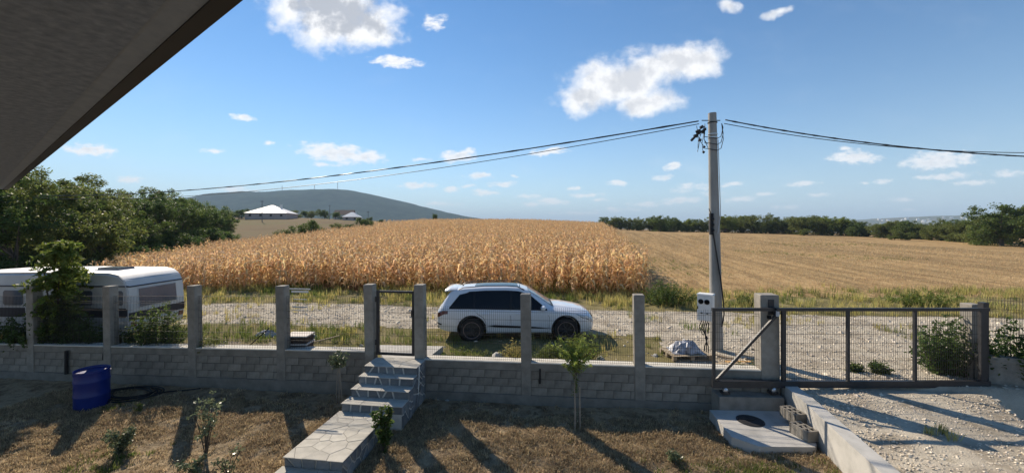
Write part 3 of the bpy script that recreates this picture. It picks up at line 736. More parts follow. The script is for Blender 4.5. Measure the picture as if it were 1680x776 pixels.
def build_suv():
    C = cw(.115, 13.72); z = float(field_z(C[0], C[1]-1))
    t = C_ = thing('parked_car', 'white SUV with black windows and dark rims parked beside the gravel road', 'car', (C[0], C[1], z-.05), YAW+.01); t.scale = (1, 1, .975)
    st = sorted(set([-2.53, -2.515, -2.5, -2.47, -2.44, -2.38, -2.30, -2.22, -2.14, -2.08, -2.02, -1.9]+[round(-1.8+.1*i, 3) for i in range(0, 41)]+[2.25, 2.3, 2.35, 2.4, 2.44, 2.48, 2.505, 2.525]))
    m = MB(); S = [sect(x) for x in st]; k = len(S[0])
    ring = [[(x, -y, zz) for y, zz in s]+[(x, y, zz) for y, zz in s[-2:0:-1]] for x, s in zip(st, S)]
    n = len(ring[0]); vs = [p for r in ring for p in r]; fs = []
    for i in range(len(st)-1):
        for j in range(n): fs.append((i*n+j, (i+1)*n+j, (i+1)*n+(j+1) % n, i*n+(j+1) % n))
    fs += [tuple(range(n)), tuple(range(len(fs) and (len(st)-1)*n, len(st)*n))[::-1]]
    m.add(vs, fs); body = m.build('body', m_paint, t, smooth=None, fix=True)
    AX = [(-1.40, .385), (1.595, .385)]
    cut = MB()
    for ax, r in AX:
        for s in (-1, 1): cut.lathe([(.445, .50*s), (.445, 1.2*s)] if s > 0 else [(.445, -1.2), (.445, -.50)], 40, 'y', (ax, 0, .40))
    co = cut.build('cutter', m_trim, t, fix=True)
    bo = body.modifiers.new('b', 'BOOLEAN'); bo.operation = 'DIFFERENCE'; bo.object = co; bo.solver = 'EXACT'
    dg = bpy.context.evaluated_depsgraph_get(); me = bpy.data.meshes.new_from_object(body.evaluated_get(dg))
    body.modifiers.clear(); body.data = me; bpy.data.objects.remove(co)
    me.materials.clear(); me.materials.append(m_paint); me.polygons.foreach_set('material_index', [0]*len(me.polygons))
    me.polygons.foreach_set('use_smooth', [True]*len(me.polygons)); me.set_sharp_from_angle(angle=radians(32))
    def sidepatch(nm, xs_, zlo, zhi, s, m_, off=.006, rows=4, parent=None):
        vs = []; fs = []
        for x in xs_:
            a, b = zlo(x), zhi(x)
            for r in range(rows+1):
                zz = a+(b-a)*r/rows; vs.append((x, s*(c_side(x, zz)+off), zz))
        for i in range(len(xs_)-1):
            for r in range(rows):
                q = (i*(rows+1)+r, (i+1)*(rows+1)+r, (i+1)*(rows+1)+r+1, i*(rows+1)+r+1); fs.append(q if s < 0 else q[::-1])
        return MB().add(vs, fs).build(nm, m_, parent or t, smooth=40)
    lin = lambda a, b, k=14: [a+(b-a)*i/k for i in range(k+1)]
    zlo = lambda x: c_belt(x)+.035
    def zhi_full(x):
        zt = c_top(x)-.125
        if x > .28: zt = min(zt, c_top(x)-.10)
        if x < -1.55: zt = min(zt, 1.545-(-1.55-x)*.25)
        return max(zlo(x)+.004, zt)
    def zhi_q(x): return max(zlo(x)+.004, min(zhi_full(x), zlo(x)+(x+2.12)*1.25))
    def zhi_f(x): return max(zlo(x)+.004, min(zhi_full(x), zlo(x)+(.98-x)*.80))
    for s in (-1, 1):
        sidepatch('window_trim', lin(-2.12, 1.0, 40), lambda x: zlo(x)-.018, lambda x: max(zlo(x)-.014, min(zhi_full(x)+.018, zlo(x)+(x+2.14)*1.25+.01, zlo(x)+(1.0-x)*.80+.01)), s, m_trim, .003)
        sidepatch('side_window', lin(-2.10, -1.36), zlo, zhi_q, s, m_glass)
        sidepatch('side_window', lin(-1.30, -.20), zlo, zhi_full, s, m_glass)
        sidepatch('side_window', lin(-.12, .96, 18), zlo, zhi_f, s, m_glass)
        # panel gaps of the doors, dark sill blade, sill
        def ys(x, zz):
            pts = sect(x)[1:9]; return float(np.interp(zz, [p[1] for p in pts], [p[0] for p in pts]))
        def seam(pts, r=.007, nm='door_gap', m_=m_trim, off=.0):
            MB().tube([(x, s*(ys(x, zz)+off), zz) for x, zz in pts], r, 4).build(nm, m_, t)
        seam([(-.16, 1.03), (-.17, .8), (-.15, .5), (-.15, .30)]); seam([(.98, .985), (1.06, .8), (1.05, .5), (1.02, .30)])
        seam([(-1.33, 1.03), (-1.20, .90), (-1.02, .78), (-.95, .6), (-.93, .32)]); seam([(-.93, .33), (0, .31), (1.03, .31)])
        seam([(-1.05, .90), (0, .905), (1.05, .88), (1.9, .80)], .008, 'shoulder_crease', m_paint, -.002)
        # black sill blade tapering to its ends
        vs = []; xs_ = lin(-.92, 1.10, 16)
        for i, x in enumerate(xs_):
            k = min(1, (x+.92)/.25, (1.12-x)/.7); zc = .50-.085*(x+.92)/2.02+.03; hh = max(.004, .034*k)
            for d in (-hh, hh): vs.append((x, s*(ys(x, zc+d)+.008), zc+d))
        MB().add(vs, [((2*i, 2*i+2, 2*i+3, 2*i+1) if s < 0 else (2*i, 2*i+1, 2*i+3, 2*i+2)) for i in range(len(xs_)-1)]).build('sill_blade', m_trim, t)
        for hx in (-.98, .12):
            o = MB().tube([(hx-.11, s*(ys(hx, .90)+.005), .905), (hx-.07, s*(ys(hx, .90)+.034), .91), (hx+.09, s*(ys(hx, .90)+.034), .91), (hx+.12, s*(ys(hx, .90)+.005), .905)], .014, 6).build('door_handle', m_paint, t, smooth=60)
        # mirror
        mm = MB(); mx, my, mz = .86, s*(c_side(.86, 1.06)+.13), 1.10
        mm.lathe([(.0, -.12), (.06, -.11), (.085, -.03), (.085, .05), (.06, .10), (0, .11)], 14, 'y', (mx, my, mz))
        o = mm.build('wing_mirror', m_paint, t, smooth=50); MB().box((mx-.02, my-s*.13, mz-.075), (.08, .14, .03)).build('mirror_arm', m_trim, o)
        # roof rail
        MB().tube([(x, s*(c_edge(x)-.02), c_top(x)+dz) for x, dz in ((-1.85, -.02), (-1.7, .028), (-1.0, .034), (-.3, .034), (.05, .03), (.28, -.02))], .016, 6).build('roof_rail', m_trim, t, smooth=60)
        # lamps
        vs = []; xs_ = lin(1.93, 2.46, 10)
        for x in xs_:
            k = (x-1.93)/.53; zt_ = c_belt(x)-.008+.0; zb_ = zt_-.018-.115*k**.6
            for r in range(4):
                zz = zb_+(zt_-zb_)*r/3; vs.append((x, s*(ys(x, zz)+.009), zz))
        MB().add(vs, [((4*i+r, 4*i+4+r, 4*i+5+r, 4*i+1+r) if s < 0 else (4*i+r, 4*i+1+r, 4*i+5+r, 4*i+4+r)) for i in range(len(xs_)-1) for r in range(3)]).build('headlight', m_lamp, t, smooth=60)
        seam([(1.94, .885), (2.12, .775), (2.3, .705), (2.44, .665)], .011, 'headlight_trim', m_trim, .004)
        vs = []; xs_ = lin(-2.522, -2.16, 8)
        for x in xs_:
            k = (x+2.522)/.362; zt_ = c_belt(x)-.02-.02*k; zb_ = zt_-.155+.06*k
            for r in range(3):
                zz = zb_+(zt_-zb_)*r/2; vs.append((x, s*(ys(x, zz)+.008), zz))
        MB().add(vs, [((3*i+r, 3*i+3+r, 3*i+4+r, 3*i+1+r) if s < 0 else (3*i+r, 3*i+1+r, 3*i+4+r, 3*i+3+r)) for i in range(len(xs_)-1) for r in range(2)]).build('tail_light', m_red, t, smooth=60)
        seam([(-2.515, .585), (-2.44, .57), (-2.36, .56)], .03, 'rear_reflector', m_trim, -.014)
        # arch lips
        for ax, r in AX:
            pts = []
            for i in range(25):
                a = radians(-18+216*i/24); x, zz = ax+.452*cos(a), .40+.452*sin(a)
                pts.append((x, s*(ys(x, max(zz, c_bot(x)+.03))-.004), zz))
            MB().tube(pts, .016, 5).build('arch_lip', m_trim, t, smooth=60)
            MB().lathe([(.44, s*.52), (.44, s*.90)], 30, 'y', (ax, 0, .40), cap=False).build('wheel_well', m_trim, t)
            w = MB().lathe([(.255, -.13), (.30, -.14), (.355, -.135), (.384, -.10), (.388, 0), (.384, .10), (.355, .135), (.30, .14), (.255, .13)], 40, 'y', cap=False).build('wheel', m_tyre, t, (ax, s*.83, .375), smooth=40)
            d = MB().lathe([(.0, .04*s), (.262, .04*s), (.262, .135*s), (.27, .138*s), (.262, .142*s), (.245, .13*s)], 40, 'y', cap=False); d.build('rim_barrel', m_rim, w, smooth=40)
            MB().lathe([(.262, .139*s), (.272, .146*s), (.264, .15*s), (.254, .143*s)], 40, 'y', cap=False).build('rim_lip', m_rimlip, w, smooth=60)
            sp = MB()
            for q in range(10):
                a = 2*pi*q/10+.1; c_, s_ = cos(a), sin(a)
                sp.tube([(.05*c_, .115*s, .05*s_), (.16*c_, .132*s, .16*s_), (.256*c_, .125*s, .256*s_)], [.022, .016, .014], 5)
            sp.lathe([(.0, .13*s), (.055, .128*s), (.06, .10*s)], 16, 'y'); sp.build('rim_spokes', m_rim, w, smooth=40)
    def toppatch(nm, x0, x1, half, m_, off=.007, nx=12, ny=10, parent=None, c0=1., c1=1.):
        vs = []; fs = []
        for i in range(nx+1):
            x = x0+(x1-x0)*i/nx; h = half(x)
            for j in range(ny+1):
                y = -h+2*h*j/ny; vs.append((x, y, topz(x, y)+off))
        for i in range(nx):
            for j in range(ny): fs.append((i*(ny+1)+j, (i+1)*(ny+1)+j, (i+1)*(ny+1)+j+1, i*(ny+1)+j+1))
        return MB().add(vs, fs).build(nm, m_, parent or t, smooth=40)
    toppatch('windscreen', .40, 1.14, lambda x: c_edge(x)-.055, m_wind, .008)
    toppatch('cowl', 1.13, 1.22, lambda x: c_edge(x)-.03, m_trim, .004, 4)
    toppatch('sunroof', -1.35, .15, lambda x: .46, m_glass, .004)
    toppatch('rear_window', -2.40, -2.14, lambda x: c_edge(x)-.06, m_glass, .012)
    # roof spoiler
    sp = MB(); vs = []
    for x, dz, th in ((-1.92, .003, .01), (-2.10, .035, .035), (-2.28, .02, .03), (-2.30, .005, .01)):
        for y in (-.64, -.60, -.3, 0, .3, .60, .64):
            zz = 1.655+.02*(1-(y/.66)**2)+dz-(.03 if abs(y) > .62 else 0)-(-1.92-x)*.10; vs.append((x, y, zz))
        for y in (-.64, -.60, -.3, 0, .3, .60, .64):
            zz = 1.655+.02*(1-(y/.66)**2)+dz-th-.02-(-1.92-x)*.10-(.01 if abs(y) > .62 else 0); vs.append((x, y, zz))
    fs = []
    for i in range(3):
        for j in range(6):
            fs += [(14*i+j, 14*i+14+j, 14*i+15+j, 14*i+1+j), (14*i+7+j, 14*i+8+j, 14*i+22+j, 14*i+21+j)]
        fs += [(14*i, 14*i+7, 14*i+21, 14*i+14), (14*i+6, 14*i+20, 14*i+27, 14*i+13)]
    fs += [(42+j, 49+j, 50+j, 43+j) for j in range(6)]
    sp.add(vs, fs).build('roof_spoiler', m_paint, t, smooth=40)
    # front: grille, bumper intake; rear: bumper, number plate
    g = MB().prism([(-.36, .44), (.36, .44), (.50, .60), (.44, .76), (-.44, .76), (-.50, .60)], 0, .03)
    gm = MB().add([(2.50+z_*1.0, x, y) for x, y, z_ in g.v], g.f); go = gm.build('grille', m_trim, t)
    sl = MB()
    for zz in (.50, .56, .62, .68): sl.box((2.535, 0, zz), (.012, .86, .012))
    sl.build('grille_slats', m_chrome, go)
    MB().box((2.47, 0, .34), (.10, 1.0, .07)).build('bumper_intake', m_trim, t)
    MB().box((-2.50, 0, .44), (.07, 1.3, .10)).build('rear_bumper_insert', m_trim, t)
    MB().box((-2.545, 0, .80), (.012, .50, .11)).build('number_plate', m_grey_pl, t)
    MB().tube([(.0, 0, 0), (-.06, 0, .03), (-.13, 0, .035)], [.02, .016, .004], 6).build('roof_aerial', m_trim, t, (-1.75, 0, 1.70))
    return t
build_suv()

# ------------------------------------------------------------------ caravan
m_cav = mat('caravan_panel', [(.50, .505, .50), (.62, .625, .62)], 1.2, .45, .001, 20, spec=.4)
m_cavroof = mat('caravan_roof', [(.66, .65, .62), (.76, .75, .72)], 3, .6)
m_stripe = mat('dark_stripe', [(.03, .032, .045)], 1, .5)
m_cavglass = mat('acrylic_window', [(.10, .12, .15), (.14, .16, .19)], 2, .12, spec=.6)
def build_caravan():
    c = cw(-12.35, 12.95); L, Wd = 6.4, 2.15
    z0 = 4.4-(560-HV)/F*12.8-.2
    t = thing('caravan', 'old white travel caravan with dark side stripe parked behind the left wall', 'caravan', (c[0], c[1], z0), YAW+radians(-2))
    # local: x from -L to 0 (end wall faces +x), y 0..Wd (camera side y=0)
    prof = [(-.04, .50), (.0, .70), (.0, 1.30), (-.05, 1.85), (-.16, 2.10), (-.36, 2.26), (-.7, 2.33)]     # end wall profile (x, z)
    top = 2.33
    outline = [(-.10, .38)]+prof+[(-L+.7, top-.02), (-L+.3, 2.2), (-L+.08, 1.9), (-L, 1.3), (-L, .6), (-L+.1, .38)]
    m = MB(); n = len(outline); r = .07
    rings = []
    for y, inset in ((0, .05), (.05, .0), (Wd-.05, 0), (Wd, .05)):
        rings.append([(x+(-inset if x > -1 else inset if x < -L+1 else 0), y, z-(inset if z > 2.0 else 0)) for x, z in outline])
    vs = [p for q in rings for p in q]; fs = [tuple(range(n))[::-1], tuple(range(3*n, 4*n))]
    for k in range(3):
        for i in range(n): fs.append((k*n+i, k*n+(i+1) % n, (k+1)*n+(i+1) % n, (k+1)*n+i))
    m.add(vs, fs); body = m.build('body', m_cav, t, smooth=None)
    rf = MB(); pts = [(-.20, 2.135), (-.37, 2.275), (-.7, 2.345), (-3, 2.36), (-L+.7, 2.325), (-L+.3, 2.215)]
    vs = [(x, y, z+(.02 if 0 < y-.05 < Wd-.1 else 0)) for x, z in pts for y in (.04, Wd/2, Wd-.04)]
    rf.add(vs, [(3*i+j, 3*i+3+j, 3*i+4+j, 3*i+1+j) for i in range(len(pts)-1) for j in (0, 1)]).build('roof_skin', m_cavroof, t, smooth=50)
    v_ = MB().box((-1.45, 1.0, 2.41), (.75, .55, .07)).build('roof_vent', m_cavglass, t)
    MB().box((-1.45, 1.0, 2.37), (.85, .65, .03)).build('vent_frame', m_grey_pl, v_)
    MB().tube([(-L+.1, -.012, .40), (-L+.05, -.012, 1.3), (-L+.12, -.012, 1.9), (-L+.34, -.012, 2.19)], .018, 5).build('corner_trim', m_stripe, t)
    # trim rail round the body under the roof
    MB().tube([(-L+.1, -.012, 1.92), (-.10, -.012, 1.92), (-.03, .02, 1.92), (-.055, .1, 1.90), (-.055, Wd-.08, 1.90)], .022, 5).build('trim_rail', m_stripe, t)
    MB().tube([(-.105, -.0, .40), (-.05, -.01, .52), (-.005, -.01, .72), (-.005, -.01, 1.3), (-.055, -.01, 1.85), (-.17, -.005, 2.11), (-.37, 0, 2.27)], .016, 5).build('corner_trim', m_grey_pl, t)
    def side_panel(nm, x0, x1, z0_, z1_, y, m_, th=.02):
        c_ = .05; p = [(x0+c_, z0_), (x1-c_, z0_), (x1, z0_+c_), (x1, z1_-c_), (x1-c_, z1_), (x0+c_, z1_), (x0, z1_-c_), (x0, z0_+c_)]
        q = MB().prism(p, 0, th); return MB().add([(a, y-zz, b) for a, b, zz in q.v], q.f).build(nm, m_, t)
    side_panel('side_stripe', -L+.08, -.04, .92, 1.22, 0.004, m_stripe, .008)
    side_panel('side_window', -.55, -.18, 1.30, 1.78, 0.002, m_cavglass)
    side_panel('side_window', -2.5, -1.2, 1.30, 1.78, 0.002, m_cavglass)
    side_panel('side_window', -4.2, -3.55, 1.30, 1.78, 0.002, m_cavglass)
    d = side_panel('door', -3.45, -2.85, .5, 1.86, 0.002, m_cavroof, .015)
    # end wall: window, stripe, number lamp
    def end_panel(nm, y0, y1, z0_, z1_, off, m_):
        f = lambda z: float(np.interp(z, [p[1] for p in prof], [p[0] for p in prof]))
        vs = []; N = 6
        for i in range(N+1):
            z = z0_+(z1_-z0_)*i/N
            for y in (y0, y1): vs += [(f(z)-.004, y, z), (f(z)+off, y, z)]
        fs = []
        for i in range(N):
            a = 4*i; b = a+4
            fs += [(a+1, a+3, b+3, b+1), (a, a+1, b+1, b), (a+3, a+2, b+2, b+3)]
        fs += [(0, 2, 3, 1), (4*N, 4*N+1, 4*N+3, 4*N+2)]
        return MB().add(vs, fs).build(nm, m_, t)
    w = end_panel('end_window', .38, Wd-.38, 1.20, 1.80, .022, m_cavglass)
    end_panel('window_seal', .35, Wd-.35, 1.17, 1.83, .010, m_grey_pl)
    end_panel('end_stripe', .02, Wd-.02, .80, 1.06, .006, m_stripe)
    for y in (.18, Wd-.18): end_panel('tail_lamp', y-.09, y+.09, .60, .76, .02, m_red)
    w = MB().lathe([(.0, -.07), (.2, -.08), (.29, -.07), (.31, 0), (.29, .07), (.2, .08), (0, .07)], 24, 'y').build('wheel', m_tyre, t, (-2.9, .12, .31), smooth=40)
    MB().lathe([(.0, -.085), (.15, -.09), (.17, -.08)], 20, 'y').build('hub_cap', m_grey_pl, w)
    MB().box((-L/2, Wd/2, .37), (L-.4, Wd-.3, .10)).build('chassis', m_stripe, t)
    for x in (-.5, -L+.5): MB().tube([(x, .3, .40), (x, .3, -.3)], .03, 6).build('corner_steady', m_zinc, t)
build_caravan()
# ------------------------------------------------------------------ foliage helpers
def leaf_mat(name, cols, tr=.35, rnd=.12, isl=.35, hue=.05):
    return mat(name, cols, .6, .55, transl=tr, rnd=rnd, island=isl, hue=hue, spec=.25)
m_leaf_dark = leaf_mat('leaves_dark_green', [(.062, .102, .026), (.10, .15, .038)], .5)
m_leaf_mid = leaf_mat('leaves_green', [(.075, .115, .026), (.115, .160, .038)], .48)
m_leaf_oliv = leaf_mat('leaves_olive', [(.12, .15, .036), (.165, .19, .055)], .5)
m_leaf_yel = leaf_mat('leaves_yellow_green', [(.13, .17, .03), (.19, .23, .05)], .45)
m_bark = mat('bark', [(.06, .05, .04), (.12, .10, .08)], 6, .95, .02, 20, stretch=(1, 1, .2))
m_barkpale = mat('pale_bark', [(.22, .19, .15), (.33, .29, .24)], 6, .9, .005, 30)
def leaf_mesh(name, cen, spread, per, size, aspect, m, seed, up=.45, flat=.8, fold=False):
    """many small leaf faces gathered in clumps around the points cen"""
    r = np.random.default_rng(seed); cen = np.asarray(cen, float); k = len(cen)
    sp = np.broadcast_to(np.asarray(spread, float), (k,))
    c = np.repeat(cen, per, 0); s = np.repeat(sp, per)
    d = r.normal(size=(k*per, 3)); d /= np.linalg.norm(d, axis=1)[:, None]
    rad = s*r.random(k*per)**.5
    p = c+d*rad[:, None]*np.array([1, 1, flat])
    n = r.normal(size=(k*per, 3))+np.array([0, 0, up])+d*.5; n /= np.linalg.norm(n, axis=1)[:, None]
    a = r.normal(size=(k*per, 3)); a -= n*(a*n).sum(1)[:, None]; a /= np.linalg.norm(a, axis=1)[:, None]
    b = np.cross(n, a); L = size*(.6+.8*r.random(k*per)); Wd = L*aspect
    A = a*L[:, None]/2; B = b*Wd[:, None]/2
    q = np.stack([p-A, p+B*1.0-A*.1, p+A, p-B-A*.1], 1).reshape(-1, 3)
    return np_mesh(name, q, np.arange(len(q)).reshape(-1, 4), m, smooth=False)
def crown_points(n, lobes, seed, shell=.55):
    r = np.random.default_rng(seed); out = []
    w = np.array([l[3]*l[4] for l in lobes]); w = w/w.sum()
    for l, k in zip(lobes, r.multinomial(n, w)):
        d = r.normal(size=(k, 3)); d /= np.linalg.norm(d, axis=1)[:, None]
        rr = shell+(1-shell)*r.random(k); out_ = r.random(k) < .18; rr[out_] = 1+.35*r.random(out_.sum()); d[out_, 2] = np.abs(d[out_, 2])
        out.append(np.array(l[:3])+d*rr[:, None]*np.array([l[3], l[3], l[4]]))
    return np.concatenate(out)
def tree_proto(name, seed, h, lobes, clumps, per, size, m_leaf, spread=.55, trunk_r=.12, aspect=.45, multi=1):
    """returns (trunk mesh, crown mesh); lobes: x, y, z, horizontal radius, vertical radius"""
    r = random.Random(seed); P = crown_points(clumps, lobes, seed)
    P = P[P[:, 2] > .25]
    crown = leaf_mesh('crown', P, np.random.default_rng(seed+1).uniform(spread*.6, spread*1.3, len(P)), per, size, aspect, m_leaf, seed+2)
    tr = MB(); top = max(l[2] for l in lobes)
    for q in range(multi):
        bx, by = (r.uniform(-.4, .4), r.uniform(-.4, .4)) if multi > 1 else (0, 0)
        lean = (r.uniform(-.5, .5), r.uniform(-.5, .5))
        pts = [(bx+lean[0]*k**1.5, by+lean[1]*k**1.5, top*k) for k in (0, .04, .25, .5, .75, 1)]
        tr.tube(pts, [trunk_r*1.5, trunk_r*1.25, trunk_r, trunk_r*.75, trunk_r*.5, trunk_r*.2], 7)
    for i in range(min(len(P), 16)):
        p = P[r.randrange(len(P))]; z0 = max(.2, p[2]*.45); k = z0/top
        s0 = (lean[0]*k**1.5+bx, lean[1]*k**1.5+by, z0)
        mid = tuple(s0[j]*.5+p[j]*.5+(0, 0, .2)[j] for j in range(3)); tr.tube([s0, mid, tuple(p)], [trunk_r*.45, trunk_r*.28, trunk_r*.08], 5)
    return tr.mesh('trunk', m_bark, 60), crown
def rlobes(seed, h, w, n, z0=.35, zr=.18):
    r = random.Random(seed); o = []
    for i in range(n):
        a = r.uniform(0, 6.28); d = w*.5*sqrt(r.random())*.75; z = h*r.uniform(z0, .86)
        k = 1-.5*abs(z/h-.55)
        o.append((d*cos(a), d*sin(a), z, w*.30*k*r.uniform(.7, 1.2), h*zr*r.uniform(.7, 1.2)))
    o.append((0, 0, h*.84, w*.22, h*.15)); return o
def place_tree(name, label, cat, protos, x, y, rz, sc, group, zoff=-.15):
    tm, cm = protos; z = float(ground_z(np.array([x]), np.array([y]))[0])+zoff
    t = thing(name, label, cat, (x, y, z), rz, group); t.scale = sc if hasattr(sc, '__len__') else (sc,)*3
    obj('trunk', tm, t); obj('crown', cm, t); return t
def UP(u, Y): return cw((u-840)/F*Y, Y)

ACA = [tree_proto('a', 20+i, 8, rlobes(20+i, 8, 6.5, 10, .14, .14), 190, 110, .21, [m_leaf_dark, m_leaf_oliv, m_leaf_mid][i], .55, .12, .38) for i in range(3)]
ACA.append(tree_proto('a', 31, 8.5, rlobes(31, 8.5, 5.5, 8, .4, .11), 130, 100, .2, m_leaf_oliv, .5, .11, .34))
# left tree belt
belt = [(-60,30,8.6,1),(20,27,7.6,0),(75,30,8.2,1),(35,36,8.8,3),(110,34,7.6,2),(130,40,8.6,3),(165,37,7.0,1),(160,46,8.6,1),(200,43,7.4,2),(215,52,8.3,0),(245,50,8.0,0),
        (275,57,8.6,0),(300,62,8.4,2),(318,66,7.6,0),(335,72,7.0,0),(352,78,7.6,2),(372,82,5.6,1),(60,44,9.0,2),(-30,42,9,0),(255,66,9.2,3),(290,74,8.8,1)]
bl = ['dark bushy acacia', 'olive leaved acacia', 'mid green acacia', 'tall airy acacia with open top']
where = ['at the far left edge of the belt', 'left of the caravan', 'above the caravan roof', 'behind the front trees on the left', 'beside the corn field corner', 'in the middle of the left tree belt',
         'low at the corn edge', 'deep in the left belt', 'standing over the corn edge', 'behind the corn edge trees', 'rounded crown in the belt', 'on the right half of the belt', 'right half, slightly behind',
         'close to the right end of belt', 'next to the last tree of belt', 'second last at the right end', 'last low tree at the right end of left belt', 'at the back of the left belt', 'back row near left edge', 'back row above the belt middle', 'back row near the right end']
for i, (u, Y, h, k) in enumerate(belt):
    x, y = UP(u, Y); s = h/7.3
    place_tree('acacia_tree', f'{bl[k]} {where[i]}', 'tree', ACA[k], x, y, random.uniform(0, 6.28), (s*random.uniform(.95, 1.2), s*random.uniform(.95, 1.2), s), 'trees of the left belt', -.2)
# undergrowth of the belt
BUSH = [tree_proto('b', 50+i, 2.4, rlobes(50+i, 2.2, 2.8, 6, .16, .24), 80, 80, .14, [m_leaf_mid, m_leaf_oliv, m_leaf_dark][i], .38, .04, .45, 3) for i in range(3)]
for i, (u, Y, s, k) in enumerate([(15,24,1.0,2),(60,26,1.1,0),(115,27.5,1.0,1),(165,31,1.0,2),(200,36,1.1,1),(225,40,1.2,2),(262,44,1.1,0),(300,51,1.3,2),(330,57,1.3,2),(275,42,.8,1),(368,70,1.4,2),(100,32,1.3,2),(60,31,1.4,2),(190,42,1.4,2),(350,65,1.5,2),(240,47,1.5,2)]):
    x, y = UP(u, Y)
    place_tree('bush', ('low bush behind the caravan roof under the left trees' if u < 180 else 'low bush under left trees along the edge of corn'), 'bush', BUSH[k], x, y, i*1.3, s, 'undergrowth of the left belt')
# bushes along the far side of the corn and the lone tree
for u, Y, s, k, lab in ((513,78,1.9,0,'largest round bush at the far left edge of the corn'), (470,74,1.35,1,'low olive bush left of the big round bush'), (550,88,1.5,1,'pale bush right of the big round bush'),
                        (576,94,1.2,2,'smallest dark bush in the row beyond the corn'), (599,100,1.7,0,'rightmost bush of the row beyond the corn'), (585,102,.7,1,'low bush left of the rightmost one beyond the corn'), (625,150,.9,2,'dark bush near the second far house')):
    x, y = UP(u, Y); place_tree('bush', lab, 'bush', BUSH[k], x, y, u, s, 'bushes beyond the corn')
x, y = UP(712, 168); place_tree('round_tree', 'single dark round tree on the skyline above the corn', 'tree', BUSH[2], x, y, 1, (1.0, 1.0, 2.0), None)
# right hedge and tree line
RT = [tree_proto('r', 70+i, 5, rlobes(70+i, 5, 6.0, 10, .06, .2), 170, 80, .21, [m_leaf_mid, m_leaf_oliv, m_leaf_oliv, m_leaf_yel][i], .55, .11, .45, 2) for i in range(4)]
r_ = random.Random(5); n_ = 0
kinds = ['dark', 'fresh green', 'olive', 'deep green']
for i in range(64):
    f = i/63; u = 990+f*640; Y = 178-(178-84)*f**1.25; u += r_.uniform(-5, 5); Y += r_.uniform(-4, 7)
    h = 4.6+r_.uniform(-.9, 1.3)+(.4 if 1180 < u < 1400 else -1.0 if u > 1420 else -.4); k = r_.randrange(4); s = h/4.6; x, y = UP(u, Y)
    nm = ['beside the corn', 'left of the pole', 'right of the pole', 'in the middle of the field edge', 'before the far village'][min(4, int((u-985)/130))]
    place_tree('hedgerow_tree', f'tree of the hedgerow behind the stubble field, {nm}', 'tree', RT[k], x, y, r_.uniform(0, 6.3), (s*1.1, s*1.1, s), 'trees of the right hedgerow')
for u, Y, h, k, lab in ((1606,80,5.2,1,'left of two big trees at the right edge of stubble field'), (1650,74,7.2,0,'biggest tree at the right edge of stubble field'), (1700,72,7.0,3,'tree cut by right frame edge beyond the stubble'), (1635,84,6.0,3,'tree behind the biggest tree at the right edge'), (1760,70,7,0,'tree just outside beyond the right edge'), (1082,160,6.0,0,'taller dark round tree left of the pole in the hedgerow'), (1127,165,5.0,3,'second taller dark tree just left of the pole')):
    s = h/4.6; x, y = UP(u, Y); place_tree('broad_tree', lab, 'tree', RT[k], x, y, u, (s*1.05, s*1.05, s), None)
# pale flowering shrubs in the hedge
for u, Y, s in ((1466, 101, 1.2), (1320, 126, 1.0), (1490, 99, .9)):
    x, y = UP(u, Y); place_tree('bush', {1466: 'pale cream shrub before the right hedgerow', 1320: 'pale yellowish shrub in middle of the right hedgerow', 1490: 'smaller pale shrub right of the cream one'}[u], 'bush',
        (BUSH[0][0], PALE) if 'PALE' in globals() else BUSH[1], x, y, u, s, None)

# ------------------------------------------------------------------ far hills
m_forest = mat('far_forest', [(.010, .028, .030), (.030, .056, .050), (.052, .082, .066)], .02, .95, spec=0, world=True, detail=10)
m_farland = mat('far_slope', [(.035, .05, .025), (.07, .085, .045), (.13, .12, .08), (.05, .06, .03)], .006, .95, spec=0, world=True, detail=8)
def hill(name, Y0, D, ridge, base, m, seed, nx=160, ny=26):
    """a ridge across the view; ridge: (u, v) skyline as seen from the terrace, at distance Y0"""
    us = np.linspace(ridge[0][0], ridge[-1][0], nx); vv = np.interp(us, [p[0] for p in ridge], [p[1] for p in ridge]); ker = np.hanning(9); ker /= ker.sum(); vv = np.convolve(np.pad(vv, 4, 'edge'), ker, 'valid')+(vnoise(us, us*0, .11, seed)-.5)*.8
    top = CZ-(vv-HV)/F*Y0; V = []; idx = np.arange(nx*ny).reshape(ny, nx)
    for j in range(ny):
        t = j/(ny-1)*2-1
        Yd = Y0+t*D; prof = max(0., cos(t*pi/2))**1.2
        Xc = (us-840)/F*(Y0+t*D*.25); bump = (vnoise(us, Yd+0*us, .012, seed)-.5)*.25*prof*(1-abs(t))**.3+(vnoise(us, Yd+0*us, .05, seed+1)-.5)*.06*prof
        z = base+(top-base)*prof*(1+bump*min(1, max(0, -t*3-.15)))
        x, y = CA*Xc-SA*Yd, SA*Xc+CA*Yd; V.append(np.stack([x, y, z], -1))
    fs = np.stack([idx[:-1, :-1], idx[:-1, 1:], idx[1:, 1:], idx[1:, :-1]], -1).reshape(-1, 4)
    return tag(obj(name, np_mesh(name, np.concatenate(V), fs, m)), kind='structure')
hill('mountain', 2600, 1100, [(-900,362),(-400,350),(0,345),(200,338),(335,327),(380,320),(420,319),(455,315),(500,312.5),(540,312),(575,313.5),(610,319),(650,328),(690,338),(730,348),(770,356),(800,361),(830,368),(870,374)], -40, m_forest, 5)
hill('far_ridge', 3300, 1000, [(860,372),(1000,371),(1150,367),(1200,364.5),(1300,366),(1400,361),(1470,357),(1540,354),(1620,354),(1700,358),(1900,362),(2300,366),(2600,374)], -60, m_farland, 8)
hill('valley_slope', 1900, 500, [(1050,376),(1250,370),(1400,369),(1500,368),(1600,367),(1750,368),(2000,372),(2200,378)], -60, m_farland, 12)
